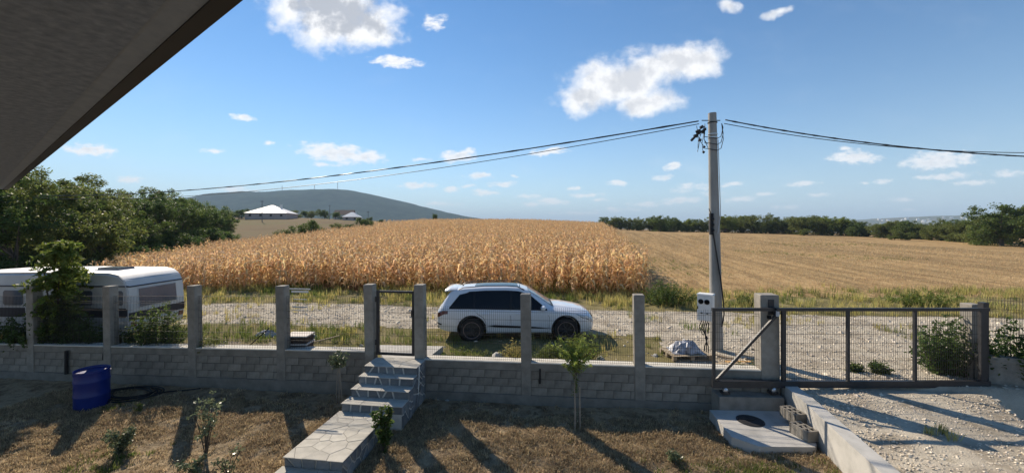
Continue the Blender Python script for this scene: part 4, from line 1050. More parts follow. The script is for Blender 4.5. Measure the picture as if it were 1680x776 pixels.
# masts on the mountain
m_mast = mat('mast_metal', [(.16, .16, .17)], 1, .6)
for u, v, h, lab in ((463, 314.5, 42, 'left of the three masts on the mountain top'), (516, 313, 42, 'middle mast on the mountain top'), (554, 313, 66, 'tallest mast on the mountain top, right one')):
    p = at_d(u, v, 2600); m = MB().tube([(0, 0, -15), (0, 0, h*.6), (0, 0, h)], [2.2, 1.4, .6], 6)
    t = thing('radio_mast', lab, 'mast', p, 0, 'masts on the mountain'); m.build('mast', m_mast, t)
    MB().lathe([(2.6, 0), (2.6, 4)], 8).build('antenna_drum', m_mast, t, (0, 0, h*.62)); 
    if h > 60: MB().box((8, 0, 4), (14, 8, 9)).build('hut', m_grey_pl, t)
# far village: small pale houses
m_pw = mat('village_wall', [(.55, .52, .47), (.7, .68, .64)], .3, .9, rnd=.2); m_tile = mat('red_roof_tile', [(.30, .12, .07), (.36, .17, .10)], 2, .9, rnd=.25)
m_tin = mat('pale_tin_roof', [(.66, .65, .64), (.74, .73, .72)], 1.5, .5, .01, 2); m_win = mat('dark_window', [(.02, .025, .03)], 1, .2)
def house_mesh(w, d, h, rh, hip=.0):
    a = MB().box((0, 0, h/2-.5), (w, d, h+1)); o = .35
    b = MB().add([(-w/2-o, -d/2-o, h), (w/2+o, -d/2-o, h), (w/2+o, d/2+o, h), (-w/2-o, d/2+o, h), (-w/2-o+hip, 0, h+rh), (w/2+o-hip, 0, h+rh)],
                 [(0, 1, 5, 4), (2, 3, 4, 5), (1, 2, 5), (3, 0, 4), (0, 3, 2, 1)])
    return a, b
r_ = random.Random(9); vh = house_mesh(11, 9, 5, 3); vm = (vh[0].mesh('wall', m_pw), vh[1].mesh('roof', m_tile))
spots = [(1508, 374.5, 900), (1528, 375, 850), (1546, 376, 860), (1560, 375.5, 800), (1572, 376.5, 780), (1583, 375.5, 820), (1597, 376, 760), (1520, 373, 1200), (1552, 373.5, 1150), (1579, 373, 1250), (1606, 373.5, 1100)]
for i, (u, v, Y) in enumerate(spots):
    p = at_d(u, v+1.2, Y); t = thing('village_house', 'small red roofed house of the far village beyond the hedgerow', 'house', p, r_.uniform(-.6, .6), 'red roofed houses of the far village')
    obj('wall', vm[0], t, (0, 0, 0)); obj('roof', vm[1], t)
wm = house_mesh(16, 12, 7, 4); wv = (wm[0].mesh('wall', m_pw), wm[1].mesh('roof', m_tin))
for i in range(34):
    u = r_.uniform(1440, 1640); v = r_.uniform(357.5, 366)+ (2 if u < 1500 else 0); Y = 2750+r_.uniform(-120, 150)
    p = at_d(u, v, Y); s = r_.uniform(.6, 1.25)
    t = thing('hillside_house', 'tiny pale house on the far hillside at right', 'house', p, r_.uniform(-.6, .6), 'pale houses on the far hillside'); t.scale = (s, s, s)
    obj('wall', wv[0], t); obj('roof', wv[1], t)
# house with a pale hipped roof on the left rise
def far_house(u, Y, w, d, h, rh, label, wins):
    x, y = UP(u, Y); z = float(ground_z(np.array([x]), np.array([y]))[0])
    t = thing('house', label, 'house', (x, y, z), radians(18)); a, b = house_mesh(w, d, h, rh, w/2-.2)
    wl = a.build('wall', mat('rosy_plaster', [(.42, .32, .28), (.50, .39, .34)], .5, .9), t); b.build('roof', m_tin, t)
    for i in range(wins):
        xx = -w/2+w*(i+.5)/wins; f = MB().box((0, 0, 0), (.9, .12, .9)).build('window', m_win, t, (xx, -d/2-.03, h*.55))
    MB().box((w*.2, 1, h+rh*.7), (.7, .7, rh*.8)).build('chimney', m_pw, t)
    return t
far_house(447, 176, 16, 14, 2.1, 3.6, 'house with wide pale pyramid roof standing left beyond the fields', 4)
far_house(578, 190, 7.2, 7, 1.6, 2.3, 'small house with pale pointed roof near the mountain foot', 2)
x, y = UP(566, 205); z = float(ground_z(np.array([x]), np.array([y]))[0])
t = thing('house', 'low house with a dark sloping roof behind the small pointed house', 'house', (x, y, z), .2); a, b = house_mesh(9, 7, 2.6, 2.4); a.build('wall', m_pw, t); b.build('roof', mat('brown_roof', [(.16, .11, .09)], 2, .9), t)
# trees behind these houses
for i, (u, Y, s, k) in enumerate([(345,150,1.2,0),(362,158,1.3,2),(378,165,1.2,0),(393,172,1.3,2),(407,190,1.3,0),(420,205,1.0,1),(486,205,1.3,1),(498,208,1.2,2),(512,206,1.3,1),(531,200,1.5,0),(553,196,1.2,2),(608,215,.7,0),(330,145,1.3,1)]):
    x, y = UP(u, Y); place_tree('distant_tree', 'green tree in the row beside the far left houses', 'tree', BUSH[k], x, y, i, (s*1.5, s*1.5, s*1.35), 'trees by the far houses')
for u, Y, h, lab in ((430, 150, 8.0, 'thin pole in front of the wide pale roof'), (541, 185, 6.8, 'thin pole between the two far houses'), (604, 190, 4.8, 'thin pole right of the small pointed house')):
    x, y = UP(u, Y); z = float(ground_z(np.array([x]), np.array([y]))[0]); m = MB().tube([(0, 0, -.5), (0, 0, h)], [.16, .11], 6); t = thing('distant_pole', lab, 'pole', (x, y, z), 0, 'distant poles'); m.build('pole', m_mast, t)
    MB().box((0, 0, h-.4), (1.4, .14, .14)).build('crossarm', m_mast, t)
# ------------------------------------------------------------------ dry corn
m_corn = mat('dry_corn_leaf', [(.60, .38, .17), (.76, .54, .29), (.86, .71, .48)], 1.2, .7, transl=.45, rnd=.16, island=.28, hue=.035, spec=.25)
m_stalk = mat('dry_corn_stalk', [(.50, .29, .11), (.64, .41, .18)], 3, .8, rnd=.15)
m_tassel = mat('corn_tassel', [(.62, .40, .19), (.74, .52, .28)], 3, .8, transl=.2, rnd=.15)
def corn(seed):
    r = random.Random(seed); H = r.uniform(1.75, 2.1); st = MB(); lv = MB(); ts = MB()
    lean = (r.uniform(-.12, .12), r.uniform(-.12, .12))
    def sp(z): k = (z/H)**1.6; return np.array([lean[0]*k, lean[1]*k, z])
    st.tube([sp(0)-np.array([0, 0, .1]), sp(H*.5), sp(H*.92)], [.013, .011, .006], 4)
    a0 = r.uniform(0, 6.28); n = r.randint(9, 11)
    for i in range(n):
        z = H*(.14+.78*i/n)+r.uniform(-.03, .03); a = a0+pi*(i % 2)+r.uniform(-.6, .6); L = r.uniform(.45, .8)*(1 if i < n-2 else .7)
        d = np.array([cos(a), sin(a), 0]); sd = np.array([-sin(a), cos(a), 0]); p = sp(z); el = r.uniform(.8, 1.4); drop = r.uniform(.6, 1.15)
        pts = []; q = p.copy(); K = 5
        for k in range(K+1):
            pts.append(q.copy()); t = k/K; e = el-(el+drop*1.6)*min(1, t*1.5); q = q+(d*cos(e)+np.array([0, 0, sin(e)]))*L/K
        vs = []; tw = r.uniform(-1.2, 1.2)
        for k, q in enumerate(pts):
            w = .047*max(0, sin(pi*min(1, .18+.82*k/K)))**.6*(1 if k < K else .1)+.003; b = tw*k/K; sv = sd*cos(b)+np.array([0, 0, 1])*sin(b); vs += [q-sv*w, q+sv*w]
        lv.add(vs, [(2*k, 2*k+1, 2*k+3, 2*k+2) for k in range(K)])
    # husk ear
    a = r.uniform(0, 6.28); p = sp(H*.48); d = np.array([cos(a)*.4, sin(a)*.4, .5 if r.random() < .5 else -.7])
    lv.tube([p, p+d*.10, p+d*.26, p+d*.36], [.012, .034, .030, .004], 6)
    for i in range(6):
        a = r.uniform(0, 6.28); e = r.uniform(.5, 1.3); d = np.array([cos(a)*cos(e), sin(a)*cos(e), sin(e)]); L = r.uniform(.16, .28); p = sp(H*.92)
        sd = np.array([-sin(a), cos(a), 0])*.008; ts.add([p-sd, p+sd, p+d*L*.6+sd*1.3-np.array([0, 0, .01]), p+d*L*.6-sd*1.3, p+d*L+np.array([0, 0, -.06])], [(0, 1, 2, 3), (3, 2, 4)])
    full = MB(); full.v = []; 
    for mi, q in enumerate((st, lv, ts)):
        full.cur = mi; full.add(q.v, q.f)
    return st.mesh('stalk', m_stalk), lv.mesh('leaves', m_corn), ts.mesh('tassel', m_tassel), full.mesh('corn_plant', [m_stalk, m_corn, m_tassel])
CP = [corn(100+i) for i in range(7)]
# rows run along the field's right edge
rd = np.array(UP(987, 170))-np.array(UP(1064, 21.4)); rd /= np.linalg.norm(rd); rn = np.array([-rd[1], rd[0]])
org = np.array(UP(1064, 21.4)); pts = []
for i in range(-6, 176):
    a = np.arange(-30, 200, .24)
    a = a[(a < 45) | (rng.random(len(a)) < np.clip(45/np.maximum(a, 1), .22, 1))]
    p = org+rn*(i*.78)+rd*a[:, None]+rng.normal(0, .075, (len(a), 2)); pts.append(p)
pts = np.concatenate(pts); pts = pts[in_poly(pts[:, 0], pts[:, 1], CORN_W)]
keep = (vnoise(pts[:, 0], pts[:, 1], .45, 21)+.5*vnoise(pts[:, 0], pts[:, 1], 1.4, 22)) > .26+.22*rng.random(len(pts)); pts = pts[keep]
z = ground_z(pts[:, 0], pts[:, 1]); u, Yd = uY(pts[:, 0], pts[:, 1])
okv = (u > 60) & (u < 1120); pts, z, u, Yd = pts[okv], z[okv], u[okv], Yd[okv]
sc = rng.uniform(.80, 1.24, len(pts))*(.92+.24*vnoise(pts[:, 0], pts[:, 1], .3, 8))
near = np.argsort(Yd+np.where((u > 150) & (u < 1064), 0, 50))[:300]; mask = np.zeros(len(pts), bool); mask[near] = True
for i in near:
    a = CP[i % 7]; t = thing('corn_plant', 'dry golden corn plant standing in the front rows at the field edge', 'corn plant', (pts[i, 0], pts[i, 1], z[i]), rng.uniform(0, 6.28), 'corn plants of the front rows')
    t.scale = (sc[i],)*3
    obj('stalk', a[0], t); obj('leaves', a[1], t); obj('tassel', a[2], t)
P3 = np.concatenate([pts, z[:, None]], 1)[~mask]; n = len(P3)
print('corn plants', n)
scatter('corn_field', P3, rng.uniform(0, 6.28, n), sc[~mask]*np.where(Yd[~mask] > 60, 1.06, 1), rng.integers(0, 7, n), [c[3] for c in CP], rng.normal(0, .11, n), 'dense field of dry golden corn behind the front rows')

# ------------------------------------------------------------------ grass, stubble, gravel
def blade_tuft(seed, n, h, w, spread, m, bend=.5):
    r = random.Random(seed); b = MB()
    for i in range(n):
        a = r.uniform(0, 6.28); rr = spread*sqrt(r.random()); x, y = rr*cos(a), rr*sin(a); L = h*r.uniform(.5, 1.1); c = r.uniform(0, 6.28); k = r.uniform(.1, bend)*L
        sx_, sy_ = -sin(c)*w/2, cos(c)*w/2; mx, my = x+cos(c)*k*.35, y+sin(c)*k*.35
        b.add([(x-sx_, y-sy_, -.02), (x+sx_, y+sy_, -.02), (mx+sx_*.8, my+sy_*.8, L*.6), (mx-sx_*.8, my-sy_*.8, L*.6), (x+cos(c)*k, y+sin(c)*k, L)], [(0, 1, 2, 3), (3, 2, 4)])
    return b.mesh('tuft', m)
def gmat(name, cols, tr=.3, hue=.05): return mat(name, cols, 2, .7, transl=tr, rnd=.28, island=.28, hue=hue, spec=.1)
m_gr = gmat('green_grass', [(.11, .145, .035), (.17, .20, .055)], .45); m_gy = gmat('yellow_grass', [(.36, .32, .10), (.48, .41, .17)], .5)
m_gd = gmat('dry_grass', [(.38, .29, .175), (.55, .435, .27)], .42, .03); m_gs = gmat('straw', [(.44, .31, .165), (.60, .455, .265)], .25)
m_gdk = gmat('dark_turf', [(.22, .165, .10), (.32, .245, .155)], .42, .03)
def gz(p): return np.concatenate([p, ground_z(p[:, 0], p[:, 1])[:, None]], 1)
def rand_xy(n, x0, x1, y0, y1): return np.stack([rng.uniform(x0, x1, n), rng.uniform(y0, y1, n)], 1)
# verge between road and crops, grass between wall and road
tv = [blade_tuft(i, 12, .22, .012, .10, m_gr) for i in range(3)]+[blade_tuft(10+i, 12, .26, .012, .10, m_gy) for i in range(3)]
p = rand_xy(30000, -30, 26, 10.3, 27); reg = region(p[:, 0], p[:, 1]); uu, YY = uY(p[:, 0], p[:, 1])
dn = vnoise(p[:, 0], p[:, 1], .5, 40); pk = np.zeros(len(p)); pk[reg == 0] = np.where(p[reg == 0][:, 0] > 5, .55, .85)*np.clip(vnoise(p[reg == 0][:, 0], p[reg == 0][:, 1], .8, 78)*2.2-.3, .1, 1); pk[reg == 5] = .35; pk[reg == 1] = np.where((p[reg == 1][:, 0] > 3.5) & (p[reg == 1][:, 1] < 14), .06, .30)*(vnoise(p[reg == 1][:, 0], p[reg == 1][:, 1], .6, 77) > .60); pk[reg == 3] = .35; pk[reg == 2] = np.where(YY[reg == 2] < 23, .4, .04)
sel = (rng.random(len(p)) < pk*np.clip(dn*1.8-.2, .1, 1)*np.where(p[:, 1] < 10.5, 0, np.where(p[:, 1] < 11.3, .4, 1))) & (uu > -120) & (uu < 1800); p = p[sel]; n = len(p); print('verge', n)
yel = (p[:, 0] > 5) & (p[:, 1] > 17) & (rng.random(n) < .3); yel |= (vnoise(p[:, 0], p[:, 1], .25, 41)+rng.normal(0, .15, n)) > .47
scatter('verge_grass', gz(p), rng.uniform(0, 6.28, n), rng.uniform(.6, 1.7, n)*np.where(p[:, 1] > 19, 1.15, np.where(p[:, 1] < 11.6, .42, .85)), np.where(yel, 3, 0)+rng.integers(0, 3, n), tv, label='green and yellow verge grass along the gravel road')
# lawn: dry clods and tufts
tl = [blade_tuft(30+i, 22, .055, .012, .10, m_gd, 1.6) for i in range(4)]+[blade_tuft(40+i, 20, .05, .012, .10, m_gdk, 1.6) for i in range(2)]+[blade_tuft(44+i, 14, .08, .011, .08, m_gr, .9) for i in range(2)]
p = rand_xy(46000, -14, 6, 3.2, 9.9); uu, YY = uY(p[:, 0], p[:, 1]); vis = (uu > -60) & (uu < 1480) & (YY > 4.2)
vis &= (p[:, 0] < line_x(DL, p[:, 1])-.02) & ~((p[:, 0] > PXL-.05) & (p[:, 0] < PXR+.05))
vis &= ~in_poly(p[:, 0], p[:, 1], [(q[0], q[1]) for q in slab])
dn = vnoise(p[:, 0], p[:, 1], 2.2, 50)*.6+vnoise(p[:, 0], p[:, 1], .6, 51)*.4; vis &= rng.random(len(p)) < np.clip(dn*2.6-.7, .12, .85)
vis &= (p[:, 1] < 9.2+.4*vnoise(p[:, 0], p[:, 1], 1, 3)) | (rng.random(len(p)) < .1)
p = p[vis]; n = len(p); print('lawn', n)
gpatch = vnoise(p[:, 0], p[:, 1], .45, 55)+.25*np.exp(-((p[:, 0]-2.6)**2/3+(p[:, 1]-7.3)**2/2)); kind = np.where(gpatch+rng.normal(0, .1, n) > .94, 6+rng.integers(0, 2, n), np.where(rng.random(n) < .3, 4+rng.integers(0, 2, n), rng.integers(0, 4, n)))
scatter('dry_lawn_grass', gz(p), rng.uniform(0, 6.28, n), rng.uniform(.5, 1.25, n), kind, tl, rng.normal(0, .25, n), 'sunburnt brown lawn grass in rough clumps')
# stubble
tb = [blade_tuft(60+i, 9, .20, .016, .16, m_gs, .5) for i in range(3)]+[blade_tuft(64+i, 8, .12, .02, .22, m_gd, 2.2) for i in range(2)]+[blade_tuft(67, 10, .2, .016, .15, m_gr)]
rows = []
for i in range(-120, 4):
    a = np.arange(-8, 95, .30); a = a[rng.random(len(a)) < np.clip(26/np.maximum(a+8, 1), .2, 1)]; rows.append(org-rn*(-i*.45)*1.0+rd*a[:, None]+rng.normal(0, .05, (len(a), 2)))
p = np.concatenate(rows); reg = region(p[:, 0], p[:, 1]); uu, YY = uY(p[:, 0], p[:, 1]); sel = (reg == 2) & (uu < 1800); p, YY = p[sel], YY[sel]; n = len(p); print('stubble', n)
k = np.where(rng.random(n) < .42, 3+rng.integers(0, 2, n), rng.integers(0, 3, n)); k = np.where(((rng.random(n) < .5) & (YY < 23.5)) | ((rng.random(n) < .3) & (vnoise(p[:, 0], p[:, 1], .12, 90) > .72)), 5, k)
scatter('field_stubble', gz(p), rng.uniform(0, 6.28, n), rng.uniform(.5, 1.1, n)*np.clip(YY/40, .9, 1.4), k, tb, rng.normal(0, .2, n), 'rows of cut straw stubble')
# gravel stones
m_peb = mat('pebble', [(.42, .345, .25), (.60, .52, .41), (.74, .67, .56)], 5, .85, rnd=.35, hue=.02)
def pebble(seed):
    r = random.Random(seed); v = [(0, 0, 1), (0, 0, -1)]+[(cos(pi/3*i), sin(pi/3*i), .35*(-1)**i) for i in range(6)]
    v = [(x*r.uniform(.7, 1.2), y*r.uniform(.5, 1.0), z*r.uniform(.4, .8)) for x, y, z in v]
    f = [(0, 2+i, 2+(i+1) % 6) for i in range(6)]+[(1, 2+(i+1) % 6, 2+i) for i in range(6)]; return MB().add(v, f).mesh('pebble', m_peb)
pb = [pebble(i) for i in range(5)]
p = rand_xy(22000, 2, 12, 1.5, 10.0); sel = (p[:, 0] > line_x(DL, p[:, 1])+.28) & (p[:, 0] < line_x(DR, p[:, 1])) & (rng.random(len(p)) < np.clip(vnoise(p[:, 0], p[:, 1], 1.1, 61)*2-.3, .25, 1)); p = p[sel]; n = len(p); print('drive', n)
p3 = np.concatenate([p, np.full((n, 1), DRIVE_Z)+.005], 1); p3[:, 2] += .05*(vnoise(p[:, 0], p[:, 1], 1.2, 4)-.5)+.02*(vnoise(p[:, 0], p[:, 1], 5, 6)-.5)-.006
scatter('driveway_gravel', p3, rng.uniform(0, 6.28, n), .012+.022*rng.random(n)**2.5+.05*(rng.random(n) > .992), rng.integers(0, 5, n), pb, rng.normal(0, .4, n), 'loose pale gravel stones on the driveway')
p = rand_xy(60000, -26, 26, 10.3, 19); reg = region(p[:, 0], p[:, 1]); uu, YY = uY(p[:, 0], p[:, 1])
sel = (((reg == 1) & (rng.random(len(p)) < .55)) | ((reg == 5) & (rng.random(len(p)) < .3)) | ((reg == 0) & (rng.random(len(p)) < .03) & (YY < 15))) & (uu > -60) & (uu < 1800); p = p[sel]; n = len(p); print('road', n)
scatter('road_gravel', gz(p), rng.uniform(0, 6.28, n), .018+.035*rng.random(n)**2.2+.06*(rng.random(n) > .994), rng.integers(0, 5, n), pb, rng.normal(0, .4, n), 'loose pale gravel stones on the track')

p = np.array([(x_, y_) for cx_, cy_, k_ in ((7.2, 6.6, 26), (6.6, 8.0, 14), (8.9, 7.6, 18), (7.9, 5.4, 20), (9.4, 8.9, 16), (6.2, 6.0, 10)) for x_, y_ in rng.normal((cx_, cy_), .11, (k_, 2))]); n = len(p)
scatter('driveway_weeds', np.concatenate([p, np.full((n, 1), DRIVE_Z)], 1), rng.uniform(0, 6.28, n), rng.uniform(.4, .8, n), rng.integers(0, 6, n), tv, rng.normal(0, .2, n), 'small weed tufts growing through the driveway gravel')
# ------------------------------------------------------------------ overhang of the house (top left of the view)
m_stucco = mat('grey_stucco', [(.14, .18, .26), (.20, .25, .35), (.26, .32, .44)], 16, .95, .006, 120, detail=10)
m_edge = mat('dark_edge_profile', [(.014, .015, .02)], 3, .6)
ez = CZ+1.05
e0, e1 = np.array(at_z(400, 0, ez)), np.array(at_z(0, 322, ez))
ed = (e1-e0)/np.linalg.norm(e1-e0); en_ = np.array([-ed[1], ed[0], 0.])
if np.dot(en_, np.array([*cw(-1, 0), 0])) < 0: en_ = -en_
t = thing('roof_overhang', 'grey stuccoed underside of the house overhang in the upper left corner', 'overhang', (e0[0], e0[1], ez))
L0, L1 = -9., 16.
def q(a, b, z): return tuple(ed*a+en_*b+np.array([0, 0, z]))
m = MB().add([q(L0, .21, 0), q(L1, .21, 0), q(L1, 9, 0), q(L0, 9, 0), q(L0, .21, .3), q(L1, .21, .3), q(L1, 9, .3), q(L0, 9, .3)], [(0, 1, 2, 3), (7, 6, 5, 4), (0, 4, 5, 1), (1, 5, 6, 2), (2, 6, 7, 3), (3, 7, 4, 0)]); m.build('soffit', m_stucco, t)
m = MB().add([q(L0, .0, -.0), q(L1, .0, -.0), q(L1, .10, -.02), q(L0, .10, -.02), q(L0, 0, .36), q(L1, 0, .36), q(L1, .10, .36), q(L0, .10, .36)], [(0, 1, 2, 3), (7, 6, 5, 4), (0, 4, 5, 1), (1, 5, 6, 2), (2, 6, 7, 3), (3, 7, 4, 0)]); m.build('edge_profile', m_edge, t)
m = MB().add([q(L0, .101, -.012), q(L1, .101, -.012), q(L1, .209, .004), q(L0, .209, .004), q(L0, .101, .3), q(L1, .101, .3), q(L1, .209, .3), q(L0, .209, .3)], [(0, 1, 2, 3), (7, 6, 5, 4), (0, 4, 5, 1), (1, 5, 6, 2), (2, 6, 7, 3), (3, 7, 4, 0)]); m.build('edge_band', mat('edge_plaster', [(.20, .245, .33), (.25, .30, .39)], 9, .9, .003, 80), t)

# ------------------------------------------------------------------ utility pole with cables
m_pole = mat('pole_concrete', [(.20, .195, .18), (.29, .28, .26), (.36, .35, .32)], 2.2, .9, .004, 50, stretch=(1, 1, .25), detail=9)
PB = at_d(1176, 575, 11.8); PT = at_d(1168.5, 186, 11.8)
lean = (PT[0]-PB[0], PT[1]-PB[1]); PH = PT[2]-PB[2]
t = thing('utility_pole', 'tall tapered concrete power pole standing behind the wall beside the sliding gate', 'power pole', PB)
def pp(z, dx=0, dy=0): return (lean[0]*z/PH+dx, lean[1]*z/PH+dy, z)
MB().tube([pp(-.6), pp(0), pp(PH*.33), pp(PH*.66), pp(PH)], [.185, .175, .158, .135, .112], 12).build('shaft', m_pole, t, smooth=40)
ex, ey = cw(1, 0), cw(0, 1)                                    # sideways and away from the terrace
def ps(z, a, b): return pp(z, ex[0]*a+ey[0]*b, ex[1]*a+ey[1]*b)
for i, zz in enumerate((PH-.28, PH-.62, PH-.72)):
    MB().lathe([(.128, -.012), (.136, -.012), (.136, .012), (.128, .012)], 16).build('clamp_band', m_zinc if i else m_black, t, pp(zz))
MB().tube([ps(PH-.22, -.12, -.02), ps(PH-.22, -.32, -.02)], .014, 6).tube([ps(PH-.22, .12, -.02), ps(PH-.22, .22, -.02)], .014, 6).build('hook', m_black, t)
cn = MB(); r_ = random.Random(4)
for (a, z, s) in ((-.34, PH-.42, .07), (-.44, PH-.55, .09), (-.52, PH-.68, .08), (-.30, PH-.56, .06), (-.24, PH-.48, .06), (-.40, PH-.80, .06), (-.28, PH-1.0, .045), (-.30, PH-1.15, .045), (-.62, PH-.78, .05)):
    c = ps(z, a, -.05); cn.box(c, (s*1.3, s, s*1.1), r_.uniform(0, 1.5), ('y', r_.uniform(-.8, .8)))
cn.tube([ps(PH-.50, -.26, -.05), ps(PH-.62, -.46, -.06), ps(PH-.82, -.66, -.06)], .035, 6); cn.build('branch_connectors', m_black, t)
jw = MB()
for k in range(7):
    a0, a1 = r_.uniform(-.5, -.2), r_.uniform(-.55, -.12); z0, z1 = PH-r_.uniform(.3, .6), PH-r_.uniform(.7, 1.25)
    jw.tube([ps(z0, a0, -.05), ps((z0+z1)/2-.1, (a0+a1)/2-.14*r_.random(), -.09), ps(z1, a1, -.06)], .008, 5)
for k in range(3):
    z0 = PH-.75-.17*k; jw.tube([ps(z0+.05, -.28, -.06), ps(z0, -.12, -.16), ps(z0-.03, .05, -.17), ps(z0+.05, .20, -.08), ps(z0+.32, .30, -.02), ps(PH-.30, .27, -.0)], .010, 5)
jw.build('jumper_wires', m_black, t)
# fuse holders halfway and the drop cable to the meter box
zf = at_d(1164, 355, 11.65)[2]-PB[2]
fz = MB()
for k in range(3): fz.tube([ps(zf-.16*k, -.17, -.12), ps(zf-.10-.16*k, -.12, -.19)], .038, 8)
fz.box(ps(zf-.22, -.15, -.12), (.09, .10, .62)); fz.tube([ps(zf+.05, -.16, -.15), ps(zf+.22, -.24, -.18)], .012, 5); fz.build('fuse_holder', m_black, t)
MB().tube([ps(zf-.45, -.13, -.17), ps(zf-1.0, -.06, -.185), ps(zf-1.8, .05, -.20), ps(zf-2.5, .12, -.20), ps(1.1, .14, -.18), ps(.75, .06, -.20)], .020, 6).build('drop_cable', m_black, t)
MB().tube([ps(PH-.8, .09, -.13), ps(PH*.6, .11, -.15), ps(zf, .10, -.16), ps(zf-.5, .0, -.185)], .012, 5).build('down_wire', m_grey_pl, t)
# meter box
mb = at_d(1158, 503, 11.45); bz = at_d(1158, 525, 11.45)[2]; bt = at_d(1158, 483, 11.45)[2]
t = thing('meter_box', 'white electricity meter box with round dark meters fixed to the concrete pole', 'meter box', (mb[0], mb[1], bz), YAW+radians(-38))
m_white = mat('white_plastic', [(.70, .70, .68), (.78, .78, .76)], 4, .5)
bh = bt-bz; MB().box((0, 0, bh/2), (.40, .26, bh)).build('box', m_white, t); MB().prism([(-.22, -.15), (.22, -.15), (.22, .15), (-.22, .15)], bh, bh+.03, [(-.2, -.13), (.2, -.13), (.2, .13), (-.2, .13)]).build('lid', m_white, t)
for x in (-.085, .085): MB().box((x, -.136, bh/2), (.165, .012, bh-.06)).build('door_panel', m_white, t)
for x, z in ((-.10, bh*.74), (.06, bh*.74)):
    w = MB().lathe([(.0, -.03), (.05, -.03), (.06, 0)], 16, 'y').build('meter_window', m_glass, t, (x, -.142, z)); MB().lathe([(.06, -.012), (.072, -.012), (.072, 0), (.06, 0)], 16, 'y').build('window_rim', m_black, w)
for x in (-.08, .07): MB().box((x, -.148, bh*.30), (.05, .02, .03)).build('latch', m_black, t)
MB().box((-.185, -.14, bh*.5), (.02, .02, .08)).build('hinge', m_black, t)
cb = MB()
for k in range(3):
    x = -.05+.05*k; cb.tube([(x, 0, .02), (x-.05, -.03, -.25), (x+.10-.08*k, -.02, -.50), (x+.02, 0, -.75), (x, .02, -bz+.70)], .014, 6)
cb.tube([(-.1, .0, 0), (-.17, -.02, -.2), (-.08, -.02, -.42), (.06, 0, -.36), (.08, 0, -.05)], .014, 6); cb.build('lead_cables', m_black, t)
MB().box((.08, .20, bh*.5), (.06, .16, .06)).build('mount_arm', m_zinc, t)

def cable(name, a, b, sag, r, label, n=40, twist=None):
    a, b = np.array(a), np.array(b); pts = []
    for i in range(n+1):
        k = i/n; p = a+(b-a)*k; p[2] -= 4*sag*k*(1-k); pts.append(tuple(p))
    m = MB().tube(pts, r, 6)
    if twist:
        for q in range(2):
            m.tube([(p[0], p[1]+.9*r*cos(i*1.9+q*pi), p[2]+r*.9*sin(i*1.9+q*pi)) for i, p in enumerate(pts)], r*.62, 5)
    return tag(m.build(name, m_black, None), label, 'cable')
LA = at_d(1146, 199, 11.75); RA = at_d(1190, 197, 11.78)
cable('power_cable', LA, at_d(60, 321, 26), .62, .019, 'upper thick black cable sagging from the pole to left trees', twist=True)
cable('power_cable', at_d(1147, 203.5, 11.7), at_d(55, 324, 25.6), .82, .011, 'lower thin black cable sagging from the pole to left trees')
cable('power_cable', RA, at_d(1900, 262, 10.5), .30, .017, 'black cable from the pole to right frame edge, the lower one there', twist=True)
cable('power_cable', at_d(1188, 203, 11.8), at_d(1900, 243, 11.6), .42, .011, 'black cable from the pole to right frame edge, the upper one there')

# ------------------------------------------------------------------ barrel, hose, canes
m_blue = mat('blue_plastic', [(.004, .018, .15), (.006, .024, .19)], 3, .4, .001, 8, spec=.4)
bp = at_z(151, 668, -.20)
t = thing('barrel', 'large blue plastic barrel in the shade on the left lawn', 'barrel', (bp[0], bp[1], float(yard_z(bp[0], bp[1]))-.02))
R0 = .335; BH = .92
MB().lathe([(R0*.92, 0), (R0*.98, .03), (R0, .10), (R0*1.0, .30), (R0*1.03, .33), (R0*1.03, .36), (R0, .39), (R0, .66), (R0*1.03, .69), (R0*1.03, .72), (R0, .75), (R0*.99, .95), (R0*1.02, .97), (R0*1.02, BH), (R0*.97, BH), (R0*.96, .80), (R0*.93, .06), (0, .05)], 36).build('shell', m_blue, t, smooth=35)
MB().lathe([(R0*1.021, BH-.05), (R0*1.035, BH-.05), (R0*1.035, BH-.02), (R0*1.021, BH-.02)], 36).build('rim_band', m_blue, t, smooth=35)
hp = at_z(215, 650, -.15); m = MB(); pts = []
for i in range(150):
    a = i*.22; rr = .50+.10*sin(a*.37)+.06*sin(a*1.7); pts.append((rr*cos(a)*1.35, rr*sin(a)*.75, .03+.012*(i*.22/6.28)+.01*sin(a*2.3)))
m.tube(pts, .017, 6); m.tube([(.6, .1, .04), (.9, .25, .05), (1.3, .32, .07), (1.7, .38, .12)], .017, 6)
tag(m.build('garden_hose', m_black, None, (hp[0], hp[1], float(yard_z(hp[0], hp[1])))), 'coil of black hose lying in shade right of the blue barrel', 'hose')
# white cane leaning by the steps
ca, cb_ = at_z(684, 668, -.02), at_d(688, 601, 9.75)
tag(MB().tube([ca, tuple((ca[i]+cb_[i])/2+.01 for i in range(3)), cb_], .013, 6).build('plant_stake', m_white), 'thin white stake leaning beside the right edge of steps', 'stake')

# ------------------------------------------------------------------ planted trees and shrubs of the garden
def yz(p): return float(yard_z(p[0], p[1]))
m_leaf_pale = leaf_mat('leaves_pale_glossy', [(.13, .16, .08), (.22, .25, .15)]); m_leaf_pale.node_tree.nodes['Principled BSDF'].inputs['Roughness'].default_value = .3
